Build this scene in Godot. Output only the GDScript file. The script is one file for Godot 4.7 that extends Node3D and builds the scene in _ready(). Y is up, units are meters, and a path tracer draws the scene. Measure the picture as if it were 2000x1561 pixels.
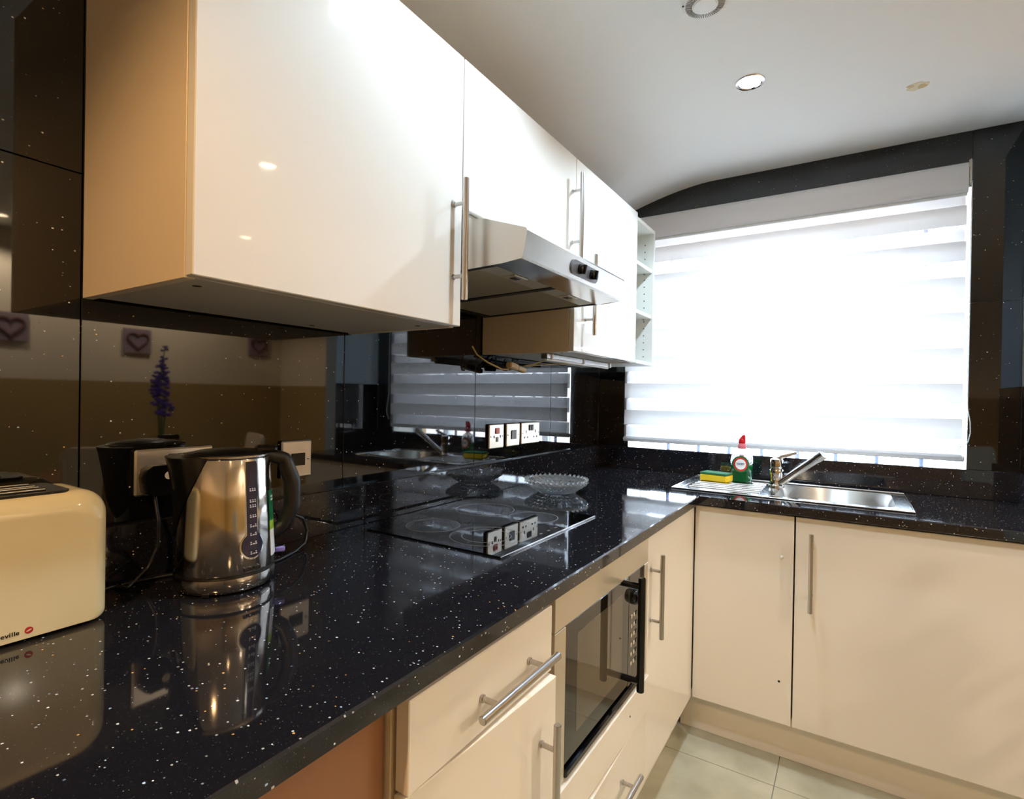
extends Node3D
# Units are metres, y up. The left (hob) wall is the plane x = 0, the window wall the plane z = 0, the room lies at +x and +z.

const TOP := 0.91        # worktop surface
const D1 := 0.6705       # front edge of the worktop along the left wall
const D2 := 0.6112       # front edge of the worktop under the window
const TH := 0.031
const UPH := 0.108       # upstand
const UPT := 0.0183
const X1 := 0.649        # cabinet fronts of the left run
const Z2 := 0.591        # cabinet fronts under the window
const XU := 0.37         # wall cabinet door fronts
const YT := 2.047
const YU := 1.424
const CEIL := 2.31
const XR := 1.664        # short right wall
const XF := 3.5          # far wall of the dining area
const ZS := -0.485       # side wall of the dining area
const ZB := 4.3

var M := {}
var taken := {}
var rng := RandomNumberGenerator.new()


# ---------------------------------------------------------------- mesh building
class MB:
	var v := PackedVector3Array()
	var n := PackedVector3Array()
	var t := PackedVector2Array()
	var xf := Transform3D()

	func tri(a: Vector3, b: Vector3, c: Vector3, na: Vector3, nb: Vector3, nc: Vector3, ua := Vector2.ZERO, ub := Vector2.ZERO, uc := Vector2.ZERO) -> void:
		a = xf * a
		b = xf * b
		c = xf * c
		na = (xf.basis * na).normalized()
		nb = (xf.basis * nb).normalized()
		nc = (xf.basis * nc).normalized()
		if (c - a).cross(b - a).dot(na + nb + nc) < 0.0:
			v.append_array([a, c, b])
			n.append_array([na, nc, nb])
			t.append_array([ua, uc, ub])
		else:
			v.append_array([a, b, c])
			n.append_array([na, nb, nc])
			t.append_array([ua, ub, uc])

	func quad(a: Vector3, b: Vector3, c: Vector3, d: Vector3, nn: Vector3) -> void:
		tri(a, b, c, nn, nn, nn, Vector2(0, 1), Vector2(1, 1), Vector2(1, 0))
		tri(a, c, d, nn, nn, nn, Vector2(0, 1), Vector2(1, 0), Vector2(0, 0))

	func quadn(a: Vector3, b: Vector3, c: Vector3, d: Vector3, na: Vector3, nb: Vector3, nc: Vector3, nd: Vector3) -> void:
		tri(a, b, c, na, nb, nc)
		tri(a, c, d, na, nc, nd)

	# box from corner lo to corner hi with chamfered edges
	func cb(lo: Vector3, hi: Vector3, e := 0.001) -> void:
		var c := (lo + hi) * 0.5
		var h := (hi - lo) * 0.5
		e = minf(e, minf(h.x, minf(h.y, h.z)) * 0.9)
		var i := h - Vector3(e, e, e)
		for ax in 3:
			var u := (ax + 1) % 3
			var w := (ax + 2) % 3
			for s in [-1.0, 1.0]:
				var nn := Vector3.ZERO
				nn[ax] = s
				var q := []
				for k in [[-1, -1], [1, -1], [1, 1], [-1, 1]]:
					var p := Vector3.ZERO
					p[ax] = h[ax] * s
					p[u] = i[u] * k[0]
					p[w] = i[w] * k[1]
					q.append(c + p)
				quad(q[0], q[1], q[2], q[3], nn)
				for s2 in [-1.0, 1.0]:   # chamfer between the axes ax and u
					var a := Vector3.ZERO
					var b := Vector3.ZERO
					a[ax] = h[ax] * s; a[u] = i[u] * s2; a[w] = -i[w]
					b[ax] = i[ax] * s; b[u] = h[u] * s2; b[w] = -i[w]
					var a2 := a
					var b2 := b
					a2[w] = i[w]
					b2[w] = i[w]
					var n2 := Vector3.ZERO
					n2[ax] = s
					n2[u] = s2
					quad(c + a, c + a2, c + b2, c + b, n2.normalized())
		for sx in [-1.0, 1.0]:
			for sy in [-1.0, 1.0]:
				for sz in [-1.0, 1.0]:
					var nn := Vector3(sx, sy, sz).normalized()
					tri(c + Vector3(h.x * sx, i.y * sy, i.z * sz), c + Vector3(i.x * sx, h.y * sy, i.z * sz), c + Vector3(i.x * sx, i.y * sy, h.z * sz), nn, nn, nn)

	# polygon in local XY pushed along local +Z
	func prism(poly: PackedVector2Array, depth: float, at := Transform3D(), crease := 0.8, cap_a := true, cap_b := true) -> void:
		var old := xf
		xf = old * at
		var k := poly.size()
		if not Geometry2D.is_polygon_clockwise(poly):
			poly.reverse()
		var en := []
		for i in k:
			var d := poly[(i + 1) % k] - poly[i]
			en.append(Vector2(-d.y, d.x).normalized())
		# outward test
		var idx := Geometry2D.triangulate_polygon(poly)
		var mid: Vector2 = (poly[0] + poly[1]) * 0.5 + en[0] * 1e-5
		if Geometry2D.is_point_in_polygon(mid, poly):
			for i in k:
				en[i] = -en[i]
		for i in k:
			var j := (i + 1) % k
			var na: Vector2 = en[i]
			var nb: Vector2 = en[i]
			var pre: Vector2 = en[(i + k - 1) % k]
			var nex: Vector2 = en[j]
			if pre.dot(en[i]) > crease:
				na = (pre + en[i]).normalized()
			if nex.dot(en[i]) > crease:
				nb = (nex + en[i]).normalized()
			var a := Vector3(poly[i].x, poly[i].y, 0)
			var b := Vector3(poly[j].x, poly[j].y, 0)
			var z := Vector3(0, 0, depth)
			quadn(a, b, b + z, a + z, Vector3(na.x, na.y, 0), Vector3(nb.x, nb.y, 0), Vector3(nb.x, nb.y, 0), Vector3(na.x, na.y, 0))
		var f := Vector3(0, 0, -signf(depth))
		for q in range(0, idx.size(), 3):
			var a := Vector3(poly[idx[q]].x, poly[idx[q]].y, 0)
			var b := Vector3(poly[idx[q + 1]].x, poly[idx[q + 1]].y, 0)
			var c := Vector3(poly[idx[q + 2]].x, poly[idx[q + 2]].y, 0)
			var z := Vector3(0, 0, depth)
			if cap_a:
				tri(a, b, c, f, f, f)
			if cap_b:
				tri(a + z, b + z, c + z, -f, -f, -f)
		xf = old

	# profile of (radius, height) turned about local Y
	func lathe(prof: Array, segs := 32, at := Transform3D(), crease := 0.75, closed := false) -> void:
		var old := xf
		xf = old * at
		var en := []
		for i in prof.size() - 1:
			var d: Vector2 = prof[i + 1] - prof[i]
			en.append(Vector2(d.y, -d.x).normalized())
		for i in prof.size() - 1:
			var na: Vector2 = en[i]
			var nb: Vector2 = en[i]
			if i > 0 and en[i - 1].dot(en[i]) > crease:
				na = (en[i - 1] + en[i]).normalized()
			elif i == 0 and closed and en[en.size() - 1].dot(en[i]) > crease:
				na = (en[en.size() - 1] + en[i]).normalized()
			if i < en.size() - 1 and en[i + 1].dot(en[i]) > crease:
				nb = (en[i + 1] + en[i]).normalized()
			elif i == en.size() - 1 and closed and en[0].dot(en[i]) > crease:
				nb = (en[0] + en[i]).normalized()
			var p: Vector2 = prof[i]
			var q: Vector2 = prof[i + 1]
			for s in segs:
				var a0 := TAU * s / segs
				var a1 := TAU * (s + 1) / segs
				var c0 := Vector3(sin(a0), 0, cos(a0))
				var c1 := Vector3(sin(a1), 0, cos(a1))
				var u := Vector3(0, 1, 0)
				var pa := c0 * p.x + u * p.y
				var pb := c1 * p.x + u * p.y
				var qa := c0 * q.x + u * q.y
				var qb := c1 * q.x + u * q.y
				if p.x > 1e-6:
					tri(pa, pb, qb, c0 * na.x + u * na.y, c1 * na.x + u * na.y, c1 * nb.x + u * nb.y)
				if q.x > 1e-6:
					tri(pa, qb, qa, c0 * na.x + u * na.y, c1 * nb.x + u * nb.y, c0 * nb.x + u * nb.y)
		xf = old

	func tube(pts: Array, r, segs := 10, caps := true, flat := 1.0) -> void:
		var k := pts.size()
		var fr := []
		var up := Vector3.ZERO
		for i in k:
			var d: Vector3 = (pts[mini(i + 1, k - 1)] - pts[maxi(i - 1, 0)]).normalized()
			if i == 0:
				up = d.cross(Vector3(0.31, 0.2, 0.93)).normalized() if absf(d.dot(Vector3(0.31, 0.2, 0.93).normalized())) < 0.9 else d.cross(Vector3.UP).normalized()
			up = (up - d * up.dot(d)).normalized()
			fr.append([d, up, d.cross(up)])
		for i in k - 1:
			var r0: float = r[i] if r is Array else r
			var r1: float = r[i + 1] if r is Array else r
			for s in segs:
				var q := []
				for e in [[i, s, r0], [i, s + 1, r0], [i + 1, s + 1, r1], [i + 1, s, r1]]:
					var a: float = TAU * e[1] / segs
					var nn: Vector3 = fr[e[0]][1] * cos(a) + fr[e[0]][2] * sin(a)
					q.append([pts[e[0]] + nn * e[2], nn])
				quadn(q[0][0], q[1][0], q[2][0], q[3][0], q[0][1], q[1][1], q[2][1], q[3][1])
		if caps:
			for e in [[0, -1.0], [k - 1, 1.0]]:
				var rr: float = r[e[0]] if r is Array else r
				var d: Vector3 = fr[e[0]][0] * e[1]
				for s in segs:
					var a := TAU * s / segs
					var b := TAU * (s + 1) / segs
					tri(pts[e[0]], pts[e[0]] + (fr[e[0]][1] * cos(a) + fr[e[0]][2] * sin(a)) * rr, pts[e[0]] + (fr[e[0]][1] * cos(b) + fr[e[0]][2] * sin(b)) * rr, d, d, d)

	# straight rod with chamfered ends
	func rod(a: Vector3, b: Vector3, r: float, segs := 16, e := 0.001) -> void:
		var d := (b - a).normalized()
		tube([a + d * e, b - d * e], r, segs, false)
		tube([a, a + d * e], [r - e, r], segs, true)
		tube([b - d * e, b], [r, r - e], segs, true)

	func ball(c: Vector3, r: Vector3, segs := 14, rings := 8) -> void:
		for i in rings:
			for s in segs:
				var q := []
				for e in [[i, s], [i, s + 1], [i + 1, s + 1], [i + 1, s]]:
					var th: float = PI * e[0] / rings
					var ph: float = TAU * e[1] / segs
					var d := Vector3(sin(th) * cos(ph), cos(th), sin(th) * sin(ph))
					q.append([c + d * r, (d / r).normalized()])
				if i > 0:
					tri(q[0][0], q[1][0], q[2][0], q[0][1], q[1][1], q[2][1])
				if i < rings - 1:
					tri(q[0][0], q[2][0], q[3][0], q[0][1], q[2][1], q[3][1])

	func mesh(shift := Vector3.ZERO) -> ArrayMesh:
		var w := PackedVector3Array()
		w.resize(v.size())
		for i in v.size():
			w[i] = v[i] - shift
		var a := []
		a.resize(Mesh.ARRAY_MAX)
		a[Mesh.ARRAY_VERTEX] = w
		a[Mesh.ARRAY_NORMAL] = n
		a[Mesh.ARRAY_TEX_UV] = t
		var m := ArrayMesh.new()
		m.add_surface_from_arrays(Mesh.PRIMITIVE_TRIANGLES, a)
		return m


func V(x: float, y: float, z: float) -> Vector3:
	return Vector3(x, y, z)


func P2(x: float, y: float) -> Vector2:
	return Vector2(x, y)


func rrect(x0: float, y0: float, x1: float, y1: float, r, seg := 5) -> PackedVector2Array:
	# r: one radius or four: lower left, lower right, upper right, upper left
	var rr: Array = r if r is Array else [r, r, r, r]
	var cs := [P2(x0 + rr[0], y0 + rr[0]), P2(x1 - rr[1], y0 + rr[1]), P2(x1 - rr[2], y1 - rr[2]), P2(x0 + rr[3], y1 - rr[3])]
	var out := PackedVector2Array()
	for k in 4:
		for s in seg + 1:
			var a: float = PI + PI / 2 * (k + float(s) / seg)
			if rr[k] < 1e-6 and s > 0:
				continue
			out.append(cs[k] + P2(cos(a), sin(a)) * rr[k])
	return out


func disc(r: float, seg := 24, c := Vector2.ZERO) -> PackedVector2Array:
	var out := PackedVector2Array()
	for s in seg:
		out.append(c + P2(cos(TAU * s / seg), sin(TAU * s / seg)) * r)
	return out


# local X, Y and Z go to these world directions
func frame(o: Vector3, x: Vector3, y: Vector3, z: Vector3) -> Transform3D:
	return Transform3D(Basis(x, y, z), o)


# ---------------------------------------------------------------- nodes
func numbered(called: String) -> String:
	if not taken.has(called):
		taken[called] = 0
		return called
	taken[called] += 1
	return "%s_%03d" % [called, taken[called]]


func thing(called: String, label: String, category: String, at := Vector3.ZERO, group := "") -> Node3D:
	var o := Node3D.new()
	o.name = numbered(called)
	add_child(o)
	o.position = at
	o.set_meta("label", label)
	o.set_meta("category", category)
	o.set_meta("org", at)
	if group:
		o.set_meta("group", group)
	return o


func struct(called: String, at := Vector3.ZERO) -> Node3D:
	var o := Node3D.new()
	o.name = numbered(called)
	add_child(o)
	o.position = at
	o.set_meta("kind", "structure")
	o.set_meta("org", at)
	return o


func part(parent: Node3D, called: String, mb: MB, m: Material, label := "") -> MeshInstance3D:
	var o := MeshInstance3D.new()
	o.name = called
	var org: Vector3 = parent.get_meta("org")
	o.mesh = mb.mesh(org)
	o.material_override = m
	o.set_meta("org", org)
	if label:
		o.set_meta("label", label)
	parent.add_child(o, true)
	return o


func single(called: String, mb: MB, m: Material, label: String, category: String, at := Vector3.ZERO, group := "") -> MeshInstance3D:
	var o := MeshInstance3D.new()
	o.name = numbered(called)
	o.mesh = mb.mesh(at)
	o.material_override = m
	o.position = at
	add_child(o)
	o.set_meta("label", label)
	o.set_meta("category", category)
	o.set_meta("org", at)
	if group:
		o.set_meta("group", group)
	return o


func box(parent: Node3D, called: String, lo: Vector3, hi: Vector3, m: Material, e := 0.001, label := "") -> MeshInstance3D:
	var b := MB.new()
	b.cb(lo, hi, e)
	return part(parent, called, b, m, label)


func lettering(parent: Node3D, called: String, text: String, height: float, at: Transform3D, m: Material, font_name := "Droid Sans", bold := false, depth := 0.0006) -> MeshInstance3D:
	var f := SystemFont.new()
	f.font_names = PackedStringArray([font_name])
	if bold:
		f.font_weight = 700
	var tm := TextMesh.new()
	tm.font = f
	tm.text = text
	tm.font_size = 48
	tm.pixel_size = height / 36.0
	tm.depth = depth
	tm.curve_step = 1.0
	var o := MeshInstance3D.new()
	o.name = called
	o.mesh = tm
	o.material_override = m
	var org: Vector3 = parent.get_meta("org")
	o.transform = Transform3D(at.basis, at.origin - org)
	parent.add_child(o, true)
	return o


# ---------------------------------------------------------------- materials
func mat(called: String, c: Color, rough := 0.5, metal := 0.0, spec := 0.5) -> StandardMaterial3D:
	var m := StandardMaterial3D.new()
	m.resource_name = called
	m.albedo_color = c
	m.roughness = rough
	m.metallic = metal
	m.metallic_specular = spec
	M[called] = m
	return m


func rgb(r: float, g: float, b: float) -> Color:
	return Color(r / 255.0, g / 255.0, b / 255.0)


func fleck_texture(side: int, base: Color, faint: int, dim: int, bright: int, big: int, sd: int) -> ImageTexture:
	rng.seed = sd
	var im := Image.create(side, side, false, Image.FORMAT_RGB8)
	im.fill(base)
	for i in faint:
		var g := base.lightened(rng.randf() * 0.15)
		var w := rng.randi_range(1, 3)
		im.fill_rect(Rect2i(rng.randi() % side, rng.randi() % side, w, rng.randi_range(1, 3)), g)
	for i in dim:
		var g := rng.randf_range(0.22, 0.5)
		im.fill_rect(Rect2i(rng.randi() % side, rng.randi() % side, rng.randi_range(1, 3), rng.randi_range(1, 3)), Color(g, g, g * rng.randf_range(0.95, 1.15)))
	for i in bright:
		var g := 0.5 + 0.5 * rng.randf()
		var x := rng.randi() % side
		var y := rng.randi() % side
		var kind := rng.randf()
		var c := Color(g, g, g)
		if kind < 0.12:
			c = Color(g, g * 0.78, g * 0.45)
		elif kind < 0.3:
			c = Color(g * 0.75, g * 0.88, g)
		var w := rng.randi_range(big - 3, big)
		im.fill_rect(Rect2i(x, y, w, w), c)
		im.fill_rect(Rect2i(x + rng.randi_range(-1, 1), y + 1, w + 1, maxi(1, w - 2)), c)
		if kind > 0.9:
			im.fill_rect(Rect2i(x - 1, y - 1, w + 2, w + 1), c)
	return ImageTexture.create_from_image(im)


func noise_texture(side: int, freq: float, a: Color, b: Color, sd: int, oct := 4) -> ImageTexture:
	var fn := FastNoiseLite.new()
	fn.seed = sd
	fn.frequency = freq
	fn.fractal_octaves = oct
	var im := Image.create(side, side, false, Image.FORMAT_RGB8)
	var src := fn.get_seamless_image(side, side)
	for y in side:
		for x in side:
			im.set_pixel(x, y, a.lerp(b, src.get_pixel(x, y).r))
	return ImageTexture.create_from_image(im)


func triplanar(m: StandardMaterial3D, tex: Texture2D, size: float) -> void:
	m.albedo_texture = tex
	m.uv1_triplanar = true
	m.uv1_world_triplanar = true
	m.uv1_triplanar_sharpness = 8.0
	m.uv1_scale = Vector3.ONE / size


func make_materials() -> void:
	var q := mat("black sparkle quartz", Color.WHITE, 0.045, 0.0, 0.6)
	triplanar(q, fleck_texture(2048, rgb(25, 25, 30), 60000, 4600, 1000, 6, 7), 0.8)
	var w := mat("black sparkle tile", Color.WHITE, 0.03, 0.0, 0.62)
	triplanar(w, fleck_texture(2048, rgb(12, 12, 13), 12000, 900, 300, 6, 11), 0.8)
	mat("dark grout", rgb(40, 34, 28), 0.8)
	mat("pale grout", rgb(178, 172, 160), 0.7)
	mat("cream gloss", rgb(236, 229, 217), 0.035, 0.0, 0.5)
	mat("daylit cream gloss", rgb(238, 233, 224), 0.035, 0.0, 0.5)  # same cream as the base doors, with the whitening of daylight put into the colour
	mat("cream panel", rgb(228, 209, 182), 0.35, 0.0, 0.45)
	mat("cream edge", rgb(232, 214, 184), 0.3)
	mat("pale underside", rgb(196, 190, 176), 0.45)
	mat("white melamine", rgb(236, 236, 228), 0.4)
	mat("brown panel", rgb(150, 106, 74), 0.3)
	mat("dark hole", rgb(38, 32, 26), 0.8)
	var st := mat("brushed steel", rgb(205, 200, 192), 0.27, 1.0)
	st.anisotropy_enabled = false
	mat("handle steel", rgb(196, 192, 188), 0.24, 1.0)
	mat("bright steel", rgb(215, 213, 210), 0.16, 1.0)
	mat("bowl steel", rgb(190, 186, 180), 0.3, 1.0)
	mat("chrome", rgb(225, 225, 226), 0.06, 1.0)
	mat("kettle steel", rgb(218, 210, 200), 0.12, 1.0)
	mat("plate steel", rgb(226, 217, 202), 0.3, 0.85)
	mat("filter mesh", rgb(186, 182, 168), 0.45, 0.25)
	mat("black plastic", rgb(16, 16, 18), 0.22)
	mat("satin black", rgb(20, 19, 19), 0.4)
	mat("gloss black", rgb(9, 9, 12), 0.06)
	mat("hob glass", rgb(7, 7, 8), 0.02, 0.0, 0.5)
	mat("hob print", rgb(108, 108, 110), 0.3)
	mat("oven glass", rgb(30, 26, 21), 0.03, 0.0, 0.68)
	mat("oven window sheen", rgb(88, 79, 65), 0.03, 0.0, 0.68)  # glass lightened so the colour carries part of its reflection
	mat("champagne metal", rgb(214, 204, 184), 0.3, 0.55)
	mat("kettle gauge", rgb(46, 44, 62), 0.12)
	mat("gauge mark", rgb(205, 205, 214), 0.4)
	mat("lilac plastic", rgb(128, 122, 196), 0.3)
	mat("toaster cream", rgb(226, 214, 174), 0.1)
	mat("lettering black", rgb(28, 24, 20), 0.4)
	mat("logo red", rgb(186, 34, 34), 0.35)
	mat("rocker black", rgb(18, 18, 20), 0.25)
	mat("rocker red", rgb(214, 62, 34), 0.3)
	mat("white plastic", rgb(238, 238, 236), 0.35)
	mat("cable cream", rgb(222, 196, 140), 0.45)
	mat("cable black", rgb(24, 24, 28), 0.35)
	mat("sponge yellow", rgb(238, 200, 36), 0.9)
	mat("scourer green", rgb(44, 108, 70), 0.95)
	mat("soap green", rgb(4, 122, 52), 0.12)
	mat("label green", rgb(16, 110, 58), 0.3)
	mat("label white", rgb(242, 242, 240), 0.35)
	mat("label red", rgb(206, 52, 44), 0.35)
	mat("label lime", rgb(160, 200, 60), 0.35)
	mat("label blue", rgb(44, 60, 128), 0.35)
	mat("cap red", rgb(206, 22, 34), 0.25)
	mat("collar pink", rgb(228, 120, 130), 0.25)
	mat("plaster white", rgb(226, 223, 214), 0.85)
	mat("frame white", rgb(236, 238, 240), 0.3)
	mat("wall cream", rgb(238, 222, 196), 0.8)
	mat("wall olive", rgb(176, 148, 92), 0.75)
	mat("wall blue grey", rgb(164, 178, 186), 0.7)
	mat("bar steel", rgb(96, 104, 132), 0.5, 0.3)
	mat("stain ochre", rgb(224, 213, 184), 0.85)
	mat("stain amber", rgb(208, 186, 142), 0.85)
	mat("dial grey", rgb(110, 112, 120), 0.3)
	mat("dining wood", rgb(126, 84, 50), 0.4)
	mat("chair cream", rgb(226, 208, 180), 0.5)
	mat("chair blue", rgb(170, 182, 186), 0.5)
	mat("petal purple", rgb(92, 52, 170), 0.6)
	mat("stem green", rgb(72, 110, 44), 0.6)
	mat("canvas lilac", rgb(150, 128, 140), 0.8)
	mat("heart brown", rgb(96, 50, 44), 0.7)
	mat("alarm grey", rgb(96, 94, 90), 0.6)
	mat("tail red", rgb(176, 96, 90), 0.4)
	var fab := mat("blind fabric", rgb(240, 240, 242), 0.95, 0.0, 0.2)
	fab.backlight_enabled = true
	fab.backlight = Color(0.52, 0.52, 0.52)
	var roll := mat("blind cassette fabric", rgb(240, 240, 244), 0.9, 0.0, 0.2)
	roll.backlight_enabled = true
	roll.backlight = Color(0.45, 0.45, 0.45)
	var sh := mat("blind sheer", Color(0.96, 0.96, 0.98, 0.45), 0.9, 0.0, 0.2)
	sh.transparency = BaseMaterial3D.TRANSPARENCY_ALPHA
	var g := mat("window glass", Color(0.95, 0.97, 0.98, 0.05), 0.02)
	g.transparency = BaseMaterial3D.TRANSPARENCY_ALPHA
	var cg := mat("cut glass", Color(0.95, 0.98, 1.0, 0.1), 0.0)
	cg.refraction_enabled = true
	cg.refraction_scale = 0.05
	var cp := mat("clear plastic", Color(0.93, 0.97, 0.95, 0.05), 0.05)
	cp.transparency = BaseMaterial3D.TRANSPARENCY_ALPHA
	for e in [["lamp lens cool", Color(0.93, 0.97, 1.0), 14.0], ["lamp lens warm", Color(1.0, 0.88, 0.72), 16.0]]:
		var l := mat(e[0], Color.WHITE, 0.4)
		l.emission_enabled = true
		l.emission = e[1]
		l.emission_energy_multiplier = e[2]
	var fl := mat("floor stone", Color.WHITE, 0.12, 0.0, 0.5)
	triplanar(fl, noise_texture(256, 0.012, rgb(155, 152, 132), rgb(188, 185, 166), 3, 5), 0.9)
	var ce := mat("ceiling paint", rgb(242, 242, 240), 0.9)
	ce.metallic_specular = 0.3


# ---------------------------------------------------------------- light and camera
func light_and_camera() -> void:
	var cam := Camera3D.new()
	cam.name = "camera"
	add_child(cam)
	var b := Basis(Vector3.UP, 0.5668) * Basis(Vector3.RIGHT, -0.0052) * Basis(Vector3.BACK, 0.0171)
	cam.transform = Transform3D(b, Vector3(1.1373, 1.2653, 2.6472))
	cam.fov = rad_to_deg(2.0 * atan(780.5 / 1040.785))
	cam.near = 0.02
	cam.current = true
	var env := Environment.new()
	var sky := Sky.new()
	var ps := ProceduralSkyMaterial.new()
	ps.sky_top_color = Color(0.8, 0.9, 1.0)
	ps.sky_horizon_color = Color(0.9, 0.95, 1.0)
	ps.ground_horizon_color = Color(0.86, 0.89, 0.93)
	ps.ground_bottom_color = Color(0.7, 0.7, 0.7)
	sky.sky_material = ps
	env.background_mode = Environment.BG_SKY
	env.sky = sky
	env.background_energy_multiplier = 15.0
	env.tonemap_mode = Environment.TONE_MAPPER_LINEAR
	env.tonemap_exposure = 1.85
	env.sdfgi_enabled = true
	env.ssao_enabled = true
	env.ssil_enabled = true
	var we := WorldEnvironment.new()
	we.name = "environment"
	we.environment = env
	add_child(we)


func downlight(at: Vector3, cool: bool, energy: float, tint: Color, label: String) -> void:
	var o := thing("ceiling_downlight", label, "downlight", at, "recessed ceiling downlights")
	var b := MB.new()
	b.lathe([P2(0.033, 0.001), P2(0.033, -0.003), P2(0.036, -0.006), P2(0.044, -0.004), P2(0.046, 0.0), P2(0.046, 0.002)], 32, Transform3D(Basis(), at))
	part(o, "trim_ring", b, M["chrome"])
	b = MB.new()
	b.lathe([P2(0.0, -0.004), P2(0.02, -0.0035), P2(0.033, -0.001), P2(0.033, 0.002), P2(0.0, 0.002)], 28, Transform3D(Basis(), at))
	part(o, "lamp_lens", b, M["lamp lens cool"] if cool else M["lamp lens warm"])
	var s := SpotLight3D.new()
	s.name = "lamp_light"
	s.position = V(0, -0.012, 0)
	s.rotation.x = -PI / 2
	s.spot_angle = 70.0
	s.spot_angle_attenuation = 0.4
	s.spot_range = 8.0
	s.spot_attenuation = 2.0
	s.light_size = 0.03
	s.light_color = tint
	s.light_energy = energy
	s.shadow_enabled = true
	o.add_child(s, true)


# ---------------------------------------------------------------- the room
func ceiling_drop(x: float) -> float:
	var t := clampf((0.56 - x) / 0.56, 0.0, 1.0)
	return 0.15 * t * t * (1.0 - 0.25 * t) + 0.03 * t


func room() -> void:
	# floor with separate tiles
	var f := struct("floor")
	box(f, "floor_bed", V(-0.2, -0.15, ZS - 0.2), V(XF + 0.2, -0.006, ZB + 0.2), M["pale grout"])
	var x := 0.945 - 1.2
	while x < XF:
		var z := -0.5 + 0.0
		while z < ZB:
			box(f, "floor_tile", V(maxf(x, -0.19) + 0.0012, -0.007, z + 0.0012), V(minf(x + 0.6, XF) - 0.0012, 0.0, minf(z + 0.6, ZB) - 0.0012), M["floor stone"], 0.0008)
			z += 0.6
		x += 0.6
	# ceiling, lower towards the left wall
	var c := struct("ceiling")
	var b := MB.new()
	var xs := []
	for i in 15:
		xs.append(-0.2 + 0.055 * i)
	xs.append_array([1.2, 2.4, XF + 0.2])
	for i in xs.size() - 1:
		var p0 := V(xs[i], CEIL - ceiling_drop(xs[i]), ZS - 0.2)
		var p1 := V(xs[i + 1], CEIL - ceiling_drop(xs[i + 1]), ZS - 0.2)
		var nn := []
		for xx in [xs[i], xs[i + 1]]:
			var sl := (ceiling_drop(xx - 0.01) - ceiling_drop(xx + 0.01)) / 0.02
			nn.append(V(sl, -1, 0).normalized())
		var dz := V(0, 0, ZB - ZS + 0.4)
		b.quadn(p0, p1, p1 + dz, p0 + dz, nn[0], nn[1], nn[1], nn[0])
		var t0 := V(xs[i], CEIL + 0.12, ZS - 0.2)
		var t1 := V(xs[i + 1], CEIL + 0.12, ZS - 0.2)
		b.quad(t0, t1, t1 + dz, t0 + dz, Vector3.UP)
	part(c, "ceiling_plaster", b, M["ceiling paint"])
	# the blistered patch near the window
	rng.seed = 5
	for e in [[1.303, 0.457, 0.032, 0.024, "stain ochre", 0.0012], [1.317, 0.452, 0.011, 0.014, "stain amber", 0.0022], [1.285, 0.468, 0.010, 0.008, "stain amber", 0.0018]]:
		var poly := PackedVector2Array()
		for k in 14:
			var rr := rng.randf_range(0.75, 1.15)
			poly.append(P2(e[0] + cos(TAU * k / 14) * e[2] * rr, e[1] + sin(TAU * k / 14) * e[3] * rr))
		b = MB.new()
		b.prism(poly, e[5] + 0.001, frame(V(0, CEIL + 0.001, 0), V(1, 0, 0), V(0, 0, 1), V(0, -1, 0)))
		part(c, "peeling_patch", b, M[e[4]], "ochre stained peeling patch of paint")

	# left wall: plaster core and large sparkle tiles
	var w := struct("wall_left")
	box(w, "wall_core", V(-0.2, 0, -0.3), V(-0.009, CEIL + 0.1, ZB + 0.2), M["dark grout"])
	var zc := [0.0, 0.538, 1.107, 1.693, 2.267, 2.845, 3.42, ZB]
	for i in zc.size() - 1:
		for r in [[0.0, 1.641], [1.641, CEIL]]:
			box(w, "wall_tile", V(-0.009, r[0] + 0.001, zc[i] + 0.001), V(0.0, r[1] - 0.001, zc[i + 1] - 0.001), M["black sparkle tile"], 0.0006)

	# window wall
	w = struct("wall_window")
	var x0 := 0.168
	var x1 := 1.512
	var y0 := TOP + UPH - 0.04
	var y1 := 2.13
	for e in [[-0.2, 0.0, x0, CEIL + 0.1], [x1, 0.0, XR + 0.11, CEIL + 0.1], [x0, 0.0, x1, y0], [x0, y1, x1, CEIL + 0.1]]:
		box(w, "wall_core", V(e[0], e[1], -0.3), V(e[2], e[3], -0.009), M["plaster white"], 0.0005)
	for e in [[0.0, TOP, x0, 1.652], [0.0, 1.652, x0, CEIL], [x1, TOP, XR, 1.652], [x1, 1.652, XR, CEIL], [x0, y1, x1, CEIL], [x0, TOP - 0.05, x1, y0 - 0.001]]:
		box(w, "wall_tile", V(e[0] + 0.0008, e[1] + 0.0008, -0.009), V(e[2] - 0.0008, e[3] - 0.0008, 0.0), M["black sparkle tile"], 0.0006)

	# short right wall: tiled below, painted above
	w = struct("wall_right")
	box(w, "wall_core", V(XR + 0.01, 0, 0.0), V(XR + 0.11, CEIL + 0.05, 0.355), M["wall blue grey"], 0.002)
	box(w, "painted_wall", V(XR + 0.004, 1.335, 0.0), V(XR + 0.0098, CEIL, 0.355), M["wall blue grey"], 0.001)
	box(w, "wall_tile", V(XR, TOP, 0.001), V(XR + 0.0098, 1.334, 0.355), M["black sparkle tile"], 0.0008)

	# dining area walls, painted in two tones
	w = struct("wall_side")
	box(w, "upper_wall", V(XR + 0.11, 1.33, ZS - 0.15), V(XF, CEIL + 0.1, ZS), M["wall cream"], 0.0005)
	box(w, "lower_wall", V(XR + 0.11, 0, ZS - 0.15), V(XF, 1.33, ZS), M["wall olive"], 0.0005)
	box(w, "return_wall", V(XR + 0.11, 0, ZS), V(XR + 0.2, CEIL + 0.1, 0.1), M["wall cream"], 0.0005)
	w = struct("wall_far")
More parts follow.
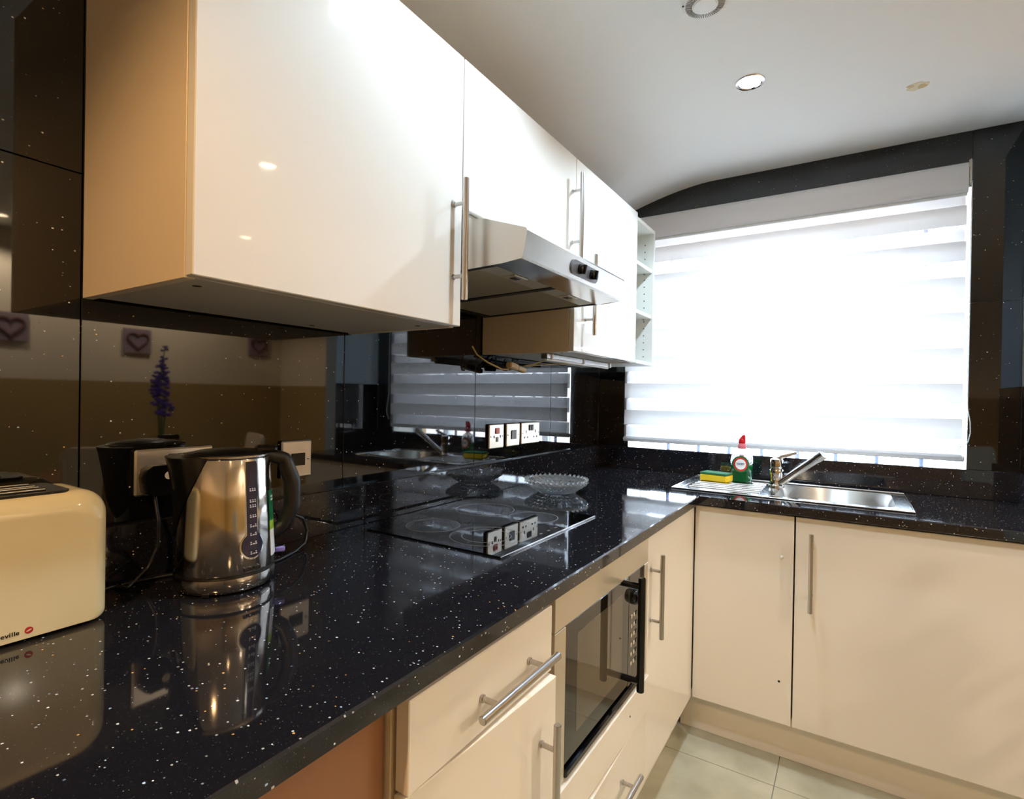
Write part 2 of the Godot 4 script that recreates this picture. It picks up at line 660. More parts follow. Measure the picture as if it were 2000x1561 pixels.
	box(w, "upper_wall", V(XF, 1.33, ZS - 0.15), V(XF + 0.15, CEIL + 0.1, ZB), M["wall cream"], 0.0005)
	box(w, "lower_wall", V(XF, 0, ZS - 0.15), V(XF + 0.15, 1.33, ZB), M["wall olive"], 0.0005)
	w = struct("wall_back")
	box(w, "upper_wall", V(-0.2, 1.33, ZB), V(XF + 0.15, CEIL + 0.1, ZB + 0.15), M["wall cream"], 0.0005)
	box(w, "lower_wall", V(-0.2, 0, ZB), V(XF + 0.15, 1.33, ZB + 0.15), M["wall olive"], 0.0005)

	# window set deep in the opening
	w = struct("window_1")
	var fz0 := -0.26
	var fz1 := -0.2
	box(w, "frame_rail", V(x0, y0 - 0.004, fz0), V(x1, y0 + 0.012, fz1), M["frame white"], 0.003)
	box(w, "frame_rail", V(x0, y1 - 0.05, fz0), V(x1, y1, fz1), M["frame white"], 0.004)
	var ms := [x0 + 0.02, 0.435, 1.215, x1 - 0.02]
	for k in 4:
		box(w, "frame_stile", V(ms[k] - 0.02, y0, fz0), V(ms[k] + 0.02, y1, fz1), M["frame white"], 0.004)
	for k in 3:
		b = MB.new()
		b.quad(V(ms[k] + 0.02, y0 + 0.012, -0.23), V(ms[k + 1] - 0.02, y0 + 0.012, -0.23), V(ms[k + 1] - 0.02, y1 - 0.05, -0.23), V(ms[k] + 0.02, y1 - 0.05, -0.23), V(0, 0, 1))
		part(w, "window_pane", b, M["window glass"])
	# steel bars behind the blind
	var g := thing("window_grille", "thin blue-grey upright bars behind the window blind", "window grille", V(0.84, y0, -0.15))
	for xb in [0.333, 0.487, 0.633, 0.78, 0.93, 1.082, 1.234, 1.388]:
		b = MB.new()
		b.tube([V(xb, y0 - 0.002, -0.15), V(xb, y1 + 0.002, -0.15)], 0.0085, 8)
		part(g, "bar", b, M["bar steel"])


func blind() -> void:
	var o := thing("roller_blind", "white zebra roller blind with translucent bands, drawn down over the window", "blind", V(0.83, 1.05, 0.04))
	var xl := 0.162
	var xr := 1.492
	var zf := 0.045
	var zk := 0.017
	var p := 0.1343
	var first := 2.015
	var low := 1.068
	var ha := 0.074
	# front cloth
	for k in range(-1, 8):
		var t := first - p * k
		for e in [[t - ha, t, "opaque_band", "blind fabric"], [t - p, t - ha, "sheer_band", "blind sheer"]]:
			var a := maxf(e[0], low)
			var c := minf(e[1], 2.075)
			if c - a > 0.002:
				var b := MB.new()
				b.quad(V(xl, a, zf), V(xr, a, zf), V(xr, c, zf), V(xl, c, zf), V(0, 0, 1))
				part(o, e[2], b, M[e[3]])
		# back cloth, shifted so that its bands close the sheer ones
		var u := t + 0.055
		var hb := 0.08
		for e in [[u - hb, u, "opaque_band", "blind fabric"], [u - p, u - hb, "sheer_band", "blind sheer"]]:
			var a := maxf(e[0], low)
			var c := minf(e[1], 2.075)
			if c - a > 0.002:
				var b := MB.new()
				b.quad(V(xl, a, zk), V(xr, a, zk), V(xr, c, zk), V(xl, c, zk), V(0, 0, 1))
				part(o, e[2], b, M[e[3]])
	# cassette
	var prof := PackedVector2Array([P2(0.002, 2.06), P2(0.05, 2.062), P2(0.056, 2.066), P2(0.058, 2.08), P2(0.056, 2.12), P2(0.053, 2.135), P2(0.056, 2.148), P2(0.05, 2.166), P2(0.036, 2.178), P2(0.018, 2.18), P2(0.002, 2.176)])
	var b := MB.new()
	b.prism(prof, xr - xl + 0.004, frame(V(xl - 0.002, 0, 0), V(0, 0, 1), V(0, 1, 0), V(1, 0, 0)), 0.6)
	part(o, "cassette", b, M["blind cassette fabric"], "fabric wrapped roller cassette")
	b = MB.new()
	b.cb(V(xl, 2.05, 0.04), V(xr, 2.0605, 0.05), 0.002)
	part(o, "cassette_lip", b, M["frame white"])
	for e in [[xl - 0.012, xl - 0.002], [xr + 0.002, xr + 0.014]]:
		b = MB.new()
		b.cb(V(e[0], 2.09, 0.001), V(e[1], 2.185, 0.055), 0.004)
		part(o, "end_bracket", b, M["brushed steel"])
	b = MB.new()
	b.lathe([P2(0, -0.006), P2(0.02, -0.006), P2(0.02, 0.006), P2(0, 0.006)], 18, frame(V(xr + 0.008, 2.105, 0.032), V(0, 1, 0), V(1, 0, 0), V(0, 0, 1)))
	part(o, "chain_wheel", b, M["satin black"])
	# weight bar
	b = MB.new()
	b.prism(rrect(-0.007, -0.011, 0.007, 0.011, 0.005, 4), xr - xl, frame(V(xl, 1.06, 0.031), V(0, 0, 1), V(0, 1, 0), V(1, 0, 0)))
	part(o, "bottom_bar", b, M["frame white"])
	for xx in [xl - 0.004, xr + 0.004]:
		b = MB.new()
		b.ball(V(xx, 1.06, 0.031), V(0.006, 0.012, 0.009), 10, 6)
		part(o, "bar_cap", b, M["frame white"])
	# bead chain
	var pts := []
	for k in 9:
		pts.append(V(1.5035, 2.1 - k * 0.1, 0.052))
	pts.append_array([V(1.505, 1.25, 0.054), V(1.512, 1.2, 0.058), V(1.513, 1.16, 0.06), V(1.507, 1.125, 0.058), V(1.495, 1.108, 0.055), V(1.483, 1.106, 0.052)])
	b = MB.new()
	b.tube(pts, 0.0009, 5)
	var run := 0.0
	for i in pts.size() - 1:
		var a: Vector3 = pts[i]
		var c: Vector3 = pts[i + 1]
		var l := a.distance_to(c)
		while run < l:
			b.ball(a.lerp(c, run / l), V(0.0023, 0.0023, 0.0023), 6, 4)
			run += 0.0062
		run -= l
	part(o, "bead_chain", b, M["white plastic"])


# ---------------------------------------------------------------- worktop
func worktop() -> void:
	var o := thing("worktop", "L-shaped polished black sparkle quartz worktop over the cream cabinets", "worktop", V(0.335, TOP - TH, 1.8))
	var e := 0.003
	var b := MB.new()
	# left run from the corner to behind the camera
	b.prism(PackedVector2Array([P2(0.0, TOP), P2(D1 - e, TOP), P2(D1, TOP - e), P2(D1, TOP - TH + 0.002), P2(D1 - 0.002, TOP - TH), P2(0.0, TOP - TH)]), 3.3 - D2, Transform3D(Basis(), V(0, 0, D2)), 0.99)
	# corner and window run around the bowl
	b.cb(V(0.0, TOP - TH, 0.0), V(0.9, TOP, D2), 0.0)
	b.prism(PackedVector2Array([P2(0.452, TOP), P2(D2 - e, TOP), P2(D2, TOP - e), P2(D2, TOP - TH + 0.002), P2(D2 - 0.002, TOP - TH), P2(0.452, TOP - TH)]), 0.77, frame(V(0.9, 0, 0), V(0, 0, 1), V(0, 1, 0), V(1, 0, 0)), 0.99)
	b.cb(V(0.9, TOP - TH, 0.0), V(1.274, TOP, 0.122), 0.0)
	b.cb(V(1.274, TOP - TH, 0.0), V(XR, TOP, 0.452), 0.0)
	part(o, "quartz_slab", b, M["black sparkle quartz"])
	# upstands
	for s in [
		[V(0, TOP, UPT), V(UPT, TOP + UPH, 1.6305), "long black quartz upstand along the hob wall, from window corner to joint"],
		[V(0, TOP, 1.6317), V(UPT, TOP + UPH, 3.3), "black quartz upstand behind the kettle and toaster"],
		[V(0, TOP, 0), V(XR, TOP + UPH, UPT), "black quartz upstand below the window blind, behind the sink"],
		[V(XR - UPT, TOP, UPT + 0.0006), V(XR, TOP + UPH, 0.36), "short black quartz upstand on the right wall at the worktop's end"]]:
		b = MB.new()
		b.cb(s[0], s[1], 0.0016)
		single("upstand", b, M["black sparkle quartz"], s[2], "upstand", V((s[0].x + s[1].x) / 2, TOP, (s[0].z + s[1].z) / 2), "quartz upstands")


# ---------------------------------------------------------------- cabinets
# bar handle on a face: c is the middle of the bar, d its direction, out the way it stands off
func handle(parent: Node3D, c: Vector3, d: Vector3, out: Vector3, length: float, m := "handle steel", r := 0.007, off := 0.034, inset := 0.2, xf := Transform3D()) -> void:
	var h := MB.new()
	h.xf = xf
	h.rod(c - d * length / 2, c + d * length / 2, r, 18, 0.0012)
	for s in [-1.0, 1.0]:
		var q: Vector3 = c + d * (length * (0.5 - inset)) * s
		h.rod(q - out * off, q, r * 0.66, 12, 0.0004)
		h.rod(q - out * off, q - out * (off - 0.003), r * 0.95, 14, 0.0004)
	part(parent, "handle", h, M[m], "brushed steel bar handle" if m == "handle steel" else "black bar handle")


func base_units() -> void:
	var yb := 0.151
	var ytop := TOP - TH - 0.003
	# --- left run
	# drawer unit beside the camera
	var o := thing("drawer_cabinet", "cream gloss base cabinet with a drawer over a door left ajar, nearest the camera", "cabinet", V(0.33, 0, 1.94))
	var za := 1.742
	var zb := 2.135
	box(o, "carcass", V(0.03, yb, za), V(0.63, ytop, zb), M["cream panel"])
	var dr := box(o, "drawer_front", V(0.6385, 0.743, za + 0.002), V(0.662, 0.868, zb), M["cream gloss"], 0.0015)
	handle(dr, V(0.697, 0.797, 1.902), V(0, 0, 1), V(1, 0, 0), 0.238)
	var t := Transform3D(Basis(Vector3.UP, -0.046), V(0.636, 0, zb))
	var b := MB.new()
	b.xf = t
	b.cb(V(0.0, yb, -(zb - za) + 0.002), V(0.02, 0.737, 0.0), 0.0015)
	var dm := part(o, "door", b, M["cream gloss"])
	handle(dm, V(0.055, 0.565, -(zb - za) + 0.056), V(0, 1, 0), V(1, 0, 0), 0.235, "handle steel", 0.007, 0.034, 0.2, t)
	# recessed panel left of it
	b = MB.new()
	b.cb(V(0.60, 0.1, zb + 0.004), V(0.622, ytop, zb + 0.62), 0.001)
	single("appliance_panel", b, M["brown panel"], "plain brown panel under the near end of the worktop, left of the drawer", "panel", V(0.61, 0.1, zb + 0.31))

	# housing of the built-in microwave
	za = 1.145
	zb = 1.728
	o = thing("microwave_cabinet", "cream gloss base cabinet with drawer below the built-in microwave", "cabinet", V(0.33, 0, 1.43))
	b = MB.new()
	b.cb(V(0.03, yb, za), V(0.63, ytop, za + 0.018), 0.0)
	b.cb(V(0.03, yb, zb - 0.018), V(0.63, ytop, zb), 0.0)
	b.cb(V(0.03, 0.462, za + 0.018), V(0.63, 0.478, zb - 0.018), 0.0)
	b.cb(V(0.03, yb, za + 0.018), V(0.63, 0.168, zb - 0.018), 0.0)
	b.cb(V(0.03, 0.168, za + 0.018), V(0.04, ytop, zb - 0.018), 0.0)
	part(o, "carcass", b, M["cream panel"])
	box(o, "filler_front", V(0.63, 0.380, za + 0.002), V(0.663, 0.478, zb - 0.002), M["cream gloss"], 0.0015)
	b = MB.new()
	b.xf = Transform3D(Basis(Vector3.UP, 0.03), V(0.636, 0, za + 0.002))
	b.cb(V(0.0, 0.165, 0.0), V(0.02, 0.375, zb - za - 0.004), 0.0015)
	dr = part(o, "drawer_front", b, M["cream gloss"])
	handle(dr, V(0.70, 0.297, 1.43), V(0, 0, 1), V(1, 0, 0), 0.238)
	b = MB.new()
	b.ball(V(0.663, 0.433, 1.30), V(0.0015, 0.003, 0.003), 8, 5)
	part(o, "screw_cap", b, M["dark hole"])

	# corner door
	o = thing("corner_cabinet", "cream gloss base cabinet with tall door in the inner corner, beside the microwave", "cabinet", V(0.33, 0, 0.86))
	box(o, "carcass", V(0.03, yb, Z2 + 0.01), V(0.63, ytop, 1.143), M["cream panel"])
	var door := box(o, "door", V(0.63, yb, Z2 + 0.002), V(X1, 0.866, 1.141), M["cream gloss"], 0.0015)
	handle(door, V(0.684, 0.69, 1.105), V(0, 1, 0), V(1, 0, 0), 0.245)

	# --- run under the window
	o = thing("corner_panel_cabinet", "cream gloss fixed corner panel without handle, left of the sink door", "cabinet", V(0.8, 0, 0.3))
	box(o, "carcass", V(0.66, yb, 0.03), V(0.98, 0.71, 0.57), M["cream panel"])
	door = box(o, "door", V(0.652, yb, 0.572), V(0.9805, 0.872, Z2), M["cream gloss"], 0.0015)
	b = MB.new()
	b.ball(V(0.944, 0.728, Z2), V(0.0065, 0.0065, 0.004), 12, 7)
	part(door, "screw_cap", b, M["white plastic"], "small white screw cap")
	b = MB.new()
	b.ball(V(0.943, 0.296, Z2), V(0.0042, 0.0042, 0.001), 10, 6)
	part(door, "screw_hole", b, M["dark hole"], "small dark screw hole")
	o = thing("sink_cabinet", "cream gloss base cabinet with wide door and upright handle below the sink", "cabinet", V(1.3, 0, 0.3))
	box(o, "carcass", V(0.985, yb, 0.03), V(1.64, 0.71, 0.57), M["cream panel"])
	door = box(o, "door", V(0.9855, yb, 0.572), V(1.6, 0.872, Z2), M["cream gloss"], 0.0015)
	handle(door, V(1.034, 0.695, Z2 + 0.035), V(0, 1, 0), V(0, 0, 1), 0.262)
	box(o, "end_filler", V(1.602, yb, 0.572), V(1.645, 0.872, Z2), M["cream gloss"], 0.0015)

	# plinths
	b = MB.new()
	b.cb(V(0.57, 0.0, 0.545), V(0.586, 0.148, 3.2), 0.001)
	single("plinth", b, M["cream gloss"], "cream gloss plinth below the microwave and drawer cabinets", "plinth", V(0.578, 0, 1.8), "plinths")
	b = MB.new()
	b.cb(V(0.594, 0.0, 0.512), V(1.645, 0.148, 0.5281), 0.001)
	single("plinth", b, M["cream gloss"], "cream gloss plinth along the floor below the sink cabinets", "plinth", V(1.12, 0, 0.52), "plinths")


func microwave() -> void:
	var o := thing("built_in_microwave", "built-in microwave with dark glass door, black bar handle and pale metal frame", "microwave", V(0.5, 0.48, 1.43))
	var za := 1.166
	var zb := 1.708
	box(o, "casing", V(0.12, 0.485, za), V(0.63, 0.868, zb), M["satin black"])
	var b := MB.new()
	# pale frame: top strip, near stile, far stile
	b.cb(V(0.63, 0.8, 1.149), V(0.655, 0.871, 1.717), 0.001)
	part(o, "frame_top", b, M["champagne metal"])
	b = MB.new()
	b.cb(V(0.63, 0.482, 1.668), V(0.655, 0.7985, 1.717), 0.001)
	part(o, "frame_side", b, M["champagne metal"])
	b = MB.new()
	b.cb(V(0.63, 0.482, 1.149), V(0.655, 0.7985, 1.178), 0.001)
	part(o, "frame_side", b, M["champagne metal"])
	var d := box(o, "door_glass", V(0.632, 0.512, 1.30), V(0.654, 0.7985, 1.6665), M["oven glass"], 0.001)
	b = MB.new()
	b.cb(V(0.6535, 0.553, 1.345), V(0.6544, 0.765, 1.612), 0.0002)
	part(d, "viewing_window", b, M["oven window sheen"])
	b = MB.new()
	b.cb(V(0.63, 0.484, 1.18), V(0.66, 0.503, 1.667), 0.004)
	part(o, "bottom_rail", b, M["gloss black"])
	d = box(o, "control_panel", V(0.632, 0.505, 1.1795), V(0.654, 0.7985, 1.2975), M["oven glass"], 0.001)
	b = MB.new()
	b.lathe([P2(0, 0), P2(0.021, 0), P2(0.021, 0.004), P2(0.017, 0.018), P2(0.014, 0.021), P2(0, 0.021)], 24, frame(V(0.654, 0.735, 1.262), V(0, 0, 1), V(1, 0, 0), V(0, 1, 0)))
	part(d, "knob", b, M["gloss black"])
	var k := 0
	for y in [0.685, 0.66, 0.635, 0.61, 0.585, 0.56]:
		for z in [1.277, 1.258, 1.24]:
			k += 1
			b = MB.new()
			b.cb(V(0.6535, y - 0.005, z - 0.005), V(0.6555, y + 0.005, z + 0.005), 0.001)
			part(d, "button", b, M["gloss black"] if k % 3 == 0 else M["champagne metal"])
	# handle
	var h := MB.new()
	h.rod(V(0.704, 0.531, 1.345), V(0.704, 0.817, 1.345), 0.0095, 18, 0.0015)
	for y in [0.795, 0.556]:
		h.rod(V(0.654, y, 1.345), V(0.704, y, 1.345), 0.008, 14, 0.0005)
	part(o, "handle", h, M["gloss black"], "black bar handle")


func wall_cabinet(called: String, label: String, za: float, zb: float, ya: float, door_low: float, holes: Array) -> Array:
	var o := thing(called, label, "cabinet", V(0.18, ya, (za + zb) / 2))
	var xd := XU - 0.021
	var th := 0.016
	box(o, "side_panel", V(0.004, ya, zb - th), V(xd, YT - 0.004, zb - 0.0008), M["cream panel"], 0.0008)
	box(o, "side_panel", V(0.004, ya, za + 0.0008), V(xd, YT - 0.004, za + th), M["cream panel"], 0.0008)
	box(o, "top_panel", V(0.004, YT - 0.02, za + th), V(xd - 0.001, YT - 0.004, zb - th), M["cream panel"], 0.0008)
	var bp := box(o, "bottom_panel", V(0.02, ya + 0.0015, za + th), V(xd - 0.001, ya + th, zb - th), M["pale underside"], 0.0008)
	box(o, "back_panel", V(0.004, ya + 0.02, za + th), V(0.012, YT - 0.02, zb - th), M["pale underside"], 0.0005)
	for q in holes:
		var b := MB.new()
		b.lathe([P2(0, -0.0006), P2(0.0065, -0.0006), P2(0.007, 0.0006), P2(0, 0.0006)], 14, Transform3D(Basis(), V(q[0], ya + 0.0016, q[1])))
		part(bp, "dowel_hole", b, M["dark hole"])
	var d := box(o, "door", V(xd + 0.001, door_low, za + 0.0015), V(XU, YT, zb - 0.0015), M["daylit cream gloss"], 0.0015)
	return [o, d]


func wall_units() -> void:
	var r := wall_cabinet("wall_cabinet", "large daylit cream gloss wall cabinet above the kettle, nearest the camera", 1.669, 2.267, YU, YU + 0.002, [[0.294, 2.221], [0.06, 1.84], [0.288, 1.725]])
	handle(r[1], V(0.406, 1.615, 1.703), V(0, 1, 0), V(1, 0, 0), 0.272)
	r = wall_cabinet("hood_cabinet", "short daylit cream gloss wall cabinet directly above the steel cooker hood", 1.074, 1.669, 1.70, 1.702, [])
	handle(r[1], V(0.406, 1.845, 1.104), V(0, 1, 0), V(1, 0, 0), 0.272)
	r = wall_cabinet("wall_cabinet", "daylit cream gloss wall cabinet between the cooker hood and the open shelves", 0.482, 1.074, 1.416, 1.418, [[0.3, 1.02]])
	handle(r[1], V(0.406, 1.612, 0.99), V(0, 1, 0), V(1, 0, 0), 0.272)

	# open shelf unit by the window
	var o := thing("open_shelf_unit", "narrow white open shelf unit beside the window blind", "shelves", V(0.18, 1.416, 0.35))
	var za := 0.236
	var zb := 0.481
	var xf := 0.366
	var side := box(o, "side_panel", V(0.004, 1.416, za), V(xf, 2.035, za + 0.016), M["white melamine"])
	box(o, "side_panel", V(0.004, 1.416, zb - 0.016), V(xf - 0.02, 2.035, zb), M["white melamine"])
	box(o, "back_panel", V(0.004, 1.43, za + 0.016), V(0.01, 2.02, zb - 0.016), M["white melamine"], 0.0005)
	for y in [1.416, 1.632, 1.84, 2.019]:
		box(o, "shelf", V(0.01, y, za + 0.016), V(xf - (0.0 if y in [1.416, 2.019] else 0.006), y + 0.016, zb - 0.016), M["white melamine"])
	var yy := 1.46
	while yy < 2.0:
		var b := MB.new()
		b.lathe([P2(0, 0), P2(0.0026, 0), P2(0.0028, 0.0006), P2(0, 0.0008)], 10, frame(V(0.325, yy, za + 0.0158), V(1, 0, 0), V(0, 0, 1), V(0, -1, 0)))
		part(side, "peg_hole", b, M["dark hole"])
		yy += 0.032
	for y in [1.63, 1.838]:
		var b := MB.new()
		b.lathe([P2(0, -0.004), P2(0.004, -0.004), P2(0.004, 0.012), P2(0, 0.012)], 10, frame(V(0.325, y, za + 0.016), V(1, 0, 0), V(0, 0, 1), V(0, -1, 0)))
		part(side, "shelf_peg", b, M["handle steel"])
	# small jar on the lowest shelf
	o = thing("spice_jar", "small white and red jar on the lowest open shelf", "jar", V(0.31, 1.432, 0.42))
	var b := MB.new()
	b.lathe([P2(0, 1.433), P2(0.02, 1.433), P2(0.022, 1.437), P2(0.022, 1.48), P2(0.017, 1.488), P2(0.0, 1.488)], 20, Transform3D(Basis(), V(0.31, 0, 0.42)))
	part(o, "jar_body", b, M["white plastic"])
	b = MB.new()
	b.lathe([P2(0, 1.487), P2(0.02, 1.487), P2(0.02, 1.505), P2(0.018, 1.508), P2(0, 1.508)], 20, Transform3D(Basis(), V(0.31, 0, 0.42)))
	part(o, "lid", b, M["tail red"])


func hood() -> void:
	var za := 1.079
	var zb := 1.664
	var o := thing("cooker_hood", "slim stainless steel cooker hood with two black dials below the wall cabinets", "cooker hood", V(0.27, 1.556, 1.37))
	# side outline in (x, y): steel visor
	var out := PackedVector2Array([P2(0.02, 1.548), P2(0.48, 1.561), P2(0.529, 1.566), P2(0.533, 1.570), P2(0.543, 1.626), P2(0.5405, 1.631), P2(0.43, 1.668), P2(0.40, 1.672), P2(0.372, 1.672), P2(0.372, 1.6985), P2(0.02, 1.6985)])
	var inn := PackedVector2Array([P2(0.02, 1.548), P2(0.48, 1.561), P2(0.529, 1.566), P2(0.533, 1.57), P2(0.52, 1.62), P2(0.36, 1.66), P2(0.02, 1.66)])
	var b := MB.new()
	var fl := frame(V(0, 0, za), V(1, 0, 0), V(0, 1, 0), V(0, 0, 1))
	# near and far cheeks
	b.prism(out, 0.003, Transform3D(fl.basis, V(0, 0, zb - 0.003)), 0.99)
	part(o, "side_cheek", b, M["brushed steel"])
	b = MB.new()
	b.prism(out, 0.003, fl, 0.99)
	part(o, "side_cheek", b, M["brushed steel"])
	b = MB.new()
	# top and front skin
	b.prism(PackedVector2Array([P2(0.529, 1.566), P2(0.533, 1.570), P2(0.543, 1.626), P2(0.5405, 1.631), P2(0.43, 1.668), P2(0.02, 1.672), P2(0.02, 1.667), P2(0.43, 1.663), P2(0.536, 1.628), P2(0.527, 1.571)]), zb - za - 0.006, Transform3D(fl.basis, V(0, 0, za + 0.003)), 0.9)
	part(o, "visor", b, M["brushed steel"])
	b = MB.new()
	b.cb(V(0.03, 1.672, za + 0.01), V(0.36, 1.6985, zb - 0.01), 0.001)
	part(o, "motor_box", b, M["filter mesh"])
	# underside: front strip, two filters, rails
	b = MB.new()
	b.prism(PackedVector2Array([P2(0.455, 1.560), P2(0.529, 1.566), P2(0.527, 1.5705), P2(0.455, 1.5645)]), zb - za - 0.006, Transform3D(fl.basis, V(0, 0, za + 0.003)), 0.99)
	part(o, "front_rail", b, M["bright steel"])
	b = MB.new()
	for z in [za + 0.003, (za + zb) / 2 - 0.011, zb - 0.015]:
		b.prism(PackedVector2Array([P2(0.02, 1.5475), P2(0.455, 1.5597), P2(0.455, 1.566), P2(0.02, 1.556)]), 0.022 if z > za + 0.1 and z < zb - 0.1 else 0.012, Transform3D(fl.basis, V(0, 0, z)), 0.99)
	b.prism(PackedVector2Array([P2(0.02, 1.5475), P2(0.05, 1.548), P2(0.05, 1.556), P2(0.02, 1.556)]), zb - za - 0.006, Transform3D(fl.basis, V(0, 0, za + 0.003)), 0.99)
	part(o, "filter_rail", b, M["satin black"])
	var zm := (za + zb) / 2
	for e in [[za + 0.0155, zm - 0.0115], [zm + 0.0115, zb - 0.0155]]:
		b = MB.new()
		b.prism(PackedVector2Array([P2(0.051, 1.5515), P2(0.454, 1.5625), P2(0.454, 1.568), P2(0.051, 1.556)]), e[1] - e[0], Transform3D(fl.basis, V(0, 0, e[0])), 0.99)
		# expanded-metal ribs
		var z: float = e[0] + 0.008
		while z < e[1] - 0.008:
			b.tube([V(0.055, 1.5515, z), V(0.40, 1.5609, z)], 0.0014, 4, false)
			z += 0.0075
		var f := part(o, "grease_filter", b, M["filter mesh"])
		var zc: float = (e[0] + e[1]) / 2 + 0.01
		b = MB.new()
		b.cb(V(0.405, 1.5595, zc - 0.03), V(0.445, 1.5618, zc + 0.03), 0.001)
		part(f, "latch", b, M["champagne metal"])
		b = MB.new()
		b.cb(V(0.418, 1.558, zc - 0.014), V(0.436, 1.5602, zc + 0.012), 0.0006)
		part(f, "latch_slot", b, M["satin black"])
	# dials on the sloping front face: local x runs towards -z along the face, local y up the slope
	var up := V(0.010, 0.056, 0).normalized()
	var nf := V(0.056, -0.010, 0).normalized()
	var fo := V(0.538, 1.598, 1.36)
	var t := frame(fo, V(0, 0, -1), up, nf)
	b = MB.new()
	b.prism(rrect(-0.082, -0.018, 0.082, 0.018, 0.0175, 6), 0.0035, t)
	var pl := part(o, "dial_plate", b, M["dial grey"])
	for x in [-0.036, 0.036]:
		b = MB.new()
		b.lathe([P2(0, 0.0), P2(0.013, 0.0), P2(0.0125, 0.012), P2(0.010, 0.014), P2(0, 0.014)], 22, t * frame(V(x, 0, 0.003), V(1, 0, 0), V(0, 0, 1), V(0, -1, 0)))
		b.xf = t
		b.cb(V(x - 0.003, -0.012, 0.015), V(x + 0.003, 0.012, 0.023), 0.001)
		b.xf = Transform3D()
		part(pl, "dial", b, M["gloss black"])


func cabinet_lights() -> void:
	# light strip below the wall cabinet by the window, its connector and cables
	var o := thing("under_cabinet_light", "slim silver light strip fixed under the wall cabinet near the window", "light strip", V(0.25, 1.40, 0.76))
	var b := MB.new()
	b.cb(V(0.236, 1.398, 0.475), V(0.262, 1.4155, 1.052), 0.002)
	part(o, "housing", b, M["handle steel"])
	b = MB.new()
	b.rod(V(0.249, 1.397, 0.49), V(0.249, 1.397, 1.04), 0.006, 12)
	part(o, "tube", b, M["white plastic"])
	for z in [0.50, 0.76, 1.02]:
		b = MB.new()
		b.cb(V(0.232, 1.3955, z - 0.004), V(0.266, 1.4155, z + 0.004), 0.001)
		part(o, "clip", b, M["white plastic"])
	o = thing("cable_connector", "cream plastic cable connector hanging under the wall cabinet", "connector", V(0.1, 1.368, 0.99))
	b = MB.new()
	b.xf = Transform3D(Basis(V(1, 0, 0), -0.16), V(0.1, 1.372, 0.99))
	b.cb(V(-0.011, -0.009, -0.055), V(0.011, 0.009, 0.0), 0.003)
	b.cb(V(-0.013, -0.011, 0.002), V(0.013, 0.011, 0.055), 0.004)
	part(o, "connector_body", b, M["cable cream"])
	b = MB.new()
	b.tube([V(0.1, 1.381, 0.938), V(0.12, 1.39, 0.9), V(0.15, 1.405, 0.87), V(0.2, 1.413, 0.86), V(0.236, 1.408, 0.9)], 0.0025, 8)
	part(o, "cable", b, M["cable cream"])
	b = MB.new()
	b.tube([V(0.104, 1.381, 0.938), V(0.13, 1.388, 0.88), V(0.18, 1.396, 0.8), V(0.2, 1.4, 0.72), V(0.236, 1.405, 0.68)], 0.0025, 8)
	part(o, "cable", b, M["cable cream"])
	b = MB.new()
	b.tube([V(0.1, 1.363, 1.043), V(0.09, 1.362, 1.07), V(0.06, 1.385, 1.12), V(0.03, 1.41, 1.14), V(0.012, 1.44, 1.145)], 0.003, 8)
	part(o, "cable", b, M["cable cream"])
	o = thing("black_cable", "tangled black cable with plug hanging below the cooker hood cabinet edge", "cable", V(0.05, 1.37, 0.95))
	b = MB.new()
	b.tube([V(0.012, 1.42, 1.0), V(0.03, 1.395, 1.02), V(0.04, 1.372, 1.04), V(0.05, 1.366, 1.02), V(0.06, 1.38, 0.98), V(0.06, 1.405, 0.95)], 0.0028, 8)
	part(o, "cable", b, M["cable black"])
	b = MB.new()
	b.tube([V(0.03, 1.412, 0.96), V(0.045, 1.376, 1.0), V(0.07, 1.368, 1.02), V(0.075, 1.39, 0.97), V(0.06, 1.41, 0.9)], 0.0025, 8)
	part(o, "cable", b, M["cable black"])
	b = MB.new()
	b.tube([V(0.04, 1.412, 1.06), V(0.06, 1.406, 0.9), V(0.07, 1.404, 0.7), V(0.05, 1.404, 0.55)], 0.004, 8)
	part(o, "cable", b, M["cable black"])
	b = MB.new()
	b.xf = Transform3D(Basis(V(0, 1, 0), 0.5), V(0.035, 1.372, 0.965))
	b.cb(V(-0.011, -0.01, -0.022), V(0.011, 0.01, 0.022), 0.004)
	part(o, "plug", b, M["black plastic"])


# ---------------------------------------------------------------- hob, sink, tap
func hob() -> void:
	var o := thing("ceramic_hob", "black glass ceramic hob with thin printed cooking rings set in the worktop", "hob", V(0.28, TOP, 1.424))
	var b := MB.new()
	b.cb(V(0.075, TOP + 0.0002, 1.172), V(0.496, TOP + 0.0045, 1.676), 0.0012)
	part(o, "glass_plate", b, M["hob glass"])
	b = MB.new()
	b.cb(V(0.4965, TOP, 1.170), V(0.499, TOP + 0.0047, 1.678), 0.0006)
	part(o, "front_trim", b, M["chrome"])
	for e in [[0.37, 1.55, 0.092], [0.37, 1.55, 0.062], [0.19, 1.545, 0.072], [0.36, 1.30, 0.072], [0.185, 1.295, 0.09]]:
		b = MB.new()
		var r: float = e[2]
		b.lathe([P2(r + 0.0009, 0.0), P2(r + 0.0008, 0.0002), P2(r - 0.0008, 0.0002), P2(r - 0.0009, 0.0)], 56, Transform3D(Basis(), V(e[0], TOP + 0.0045, e[1])))
		part(o, "ring_mark", b, M["hob print"])
	b = MB.new()
	for z in [1.33, 1.37, 1.41, 1.45, 1.49]:
		b.cb(V(0.468, TOP + 0.0045, z - 0.006), V(0.474, TOP + 0.0047, z + 0.006), 0.00005)
	part(o, "touch_marks", b, M["hob print"])


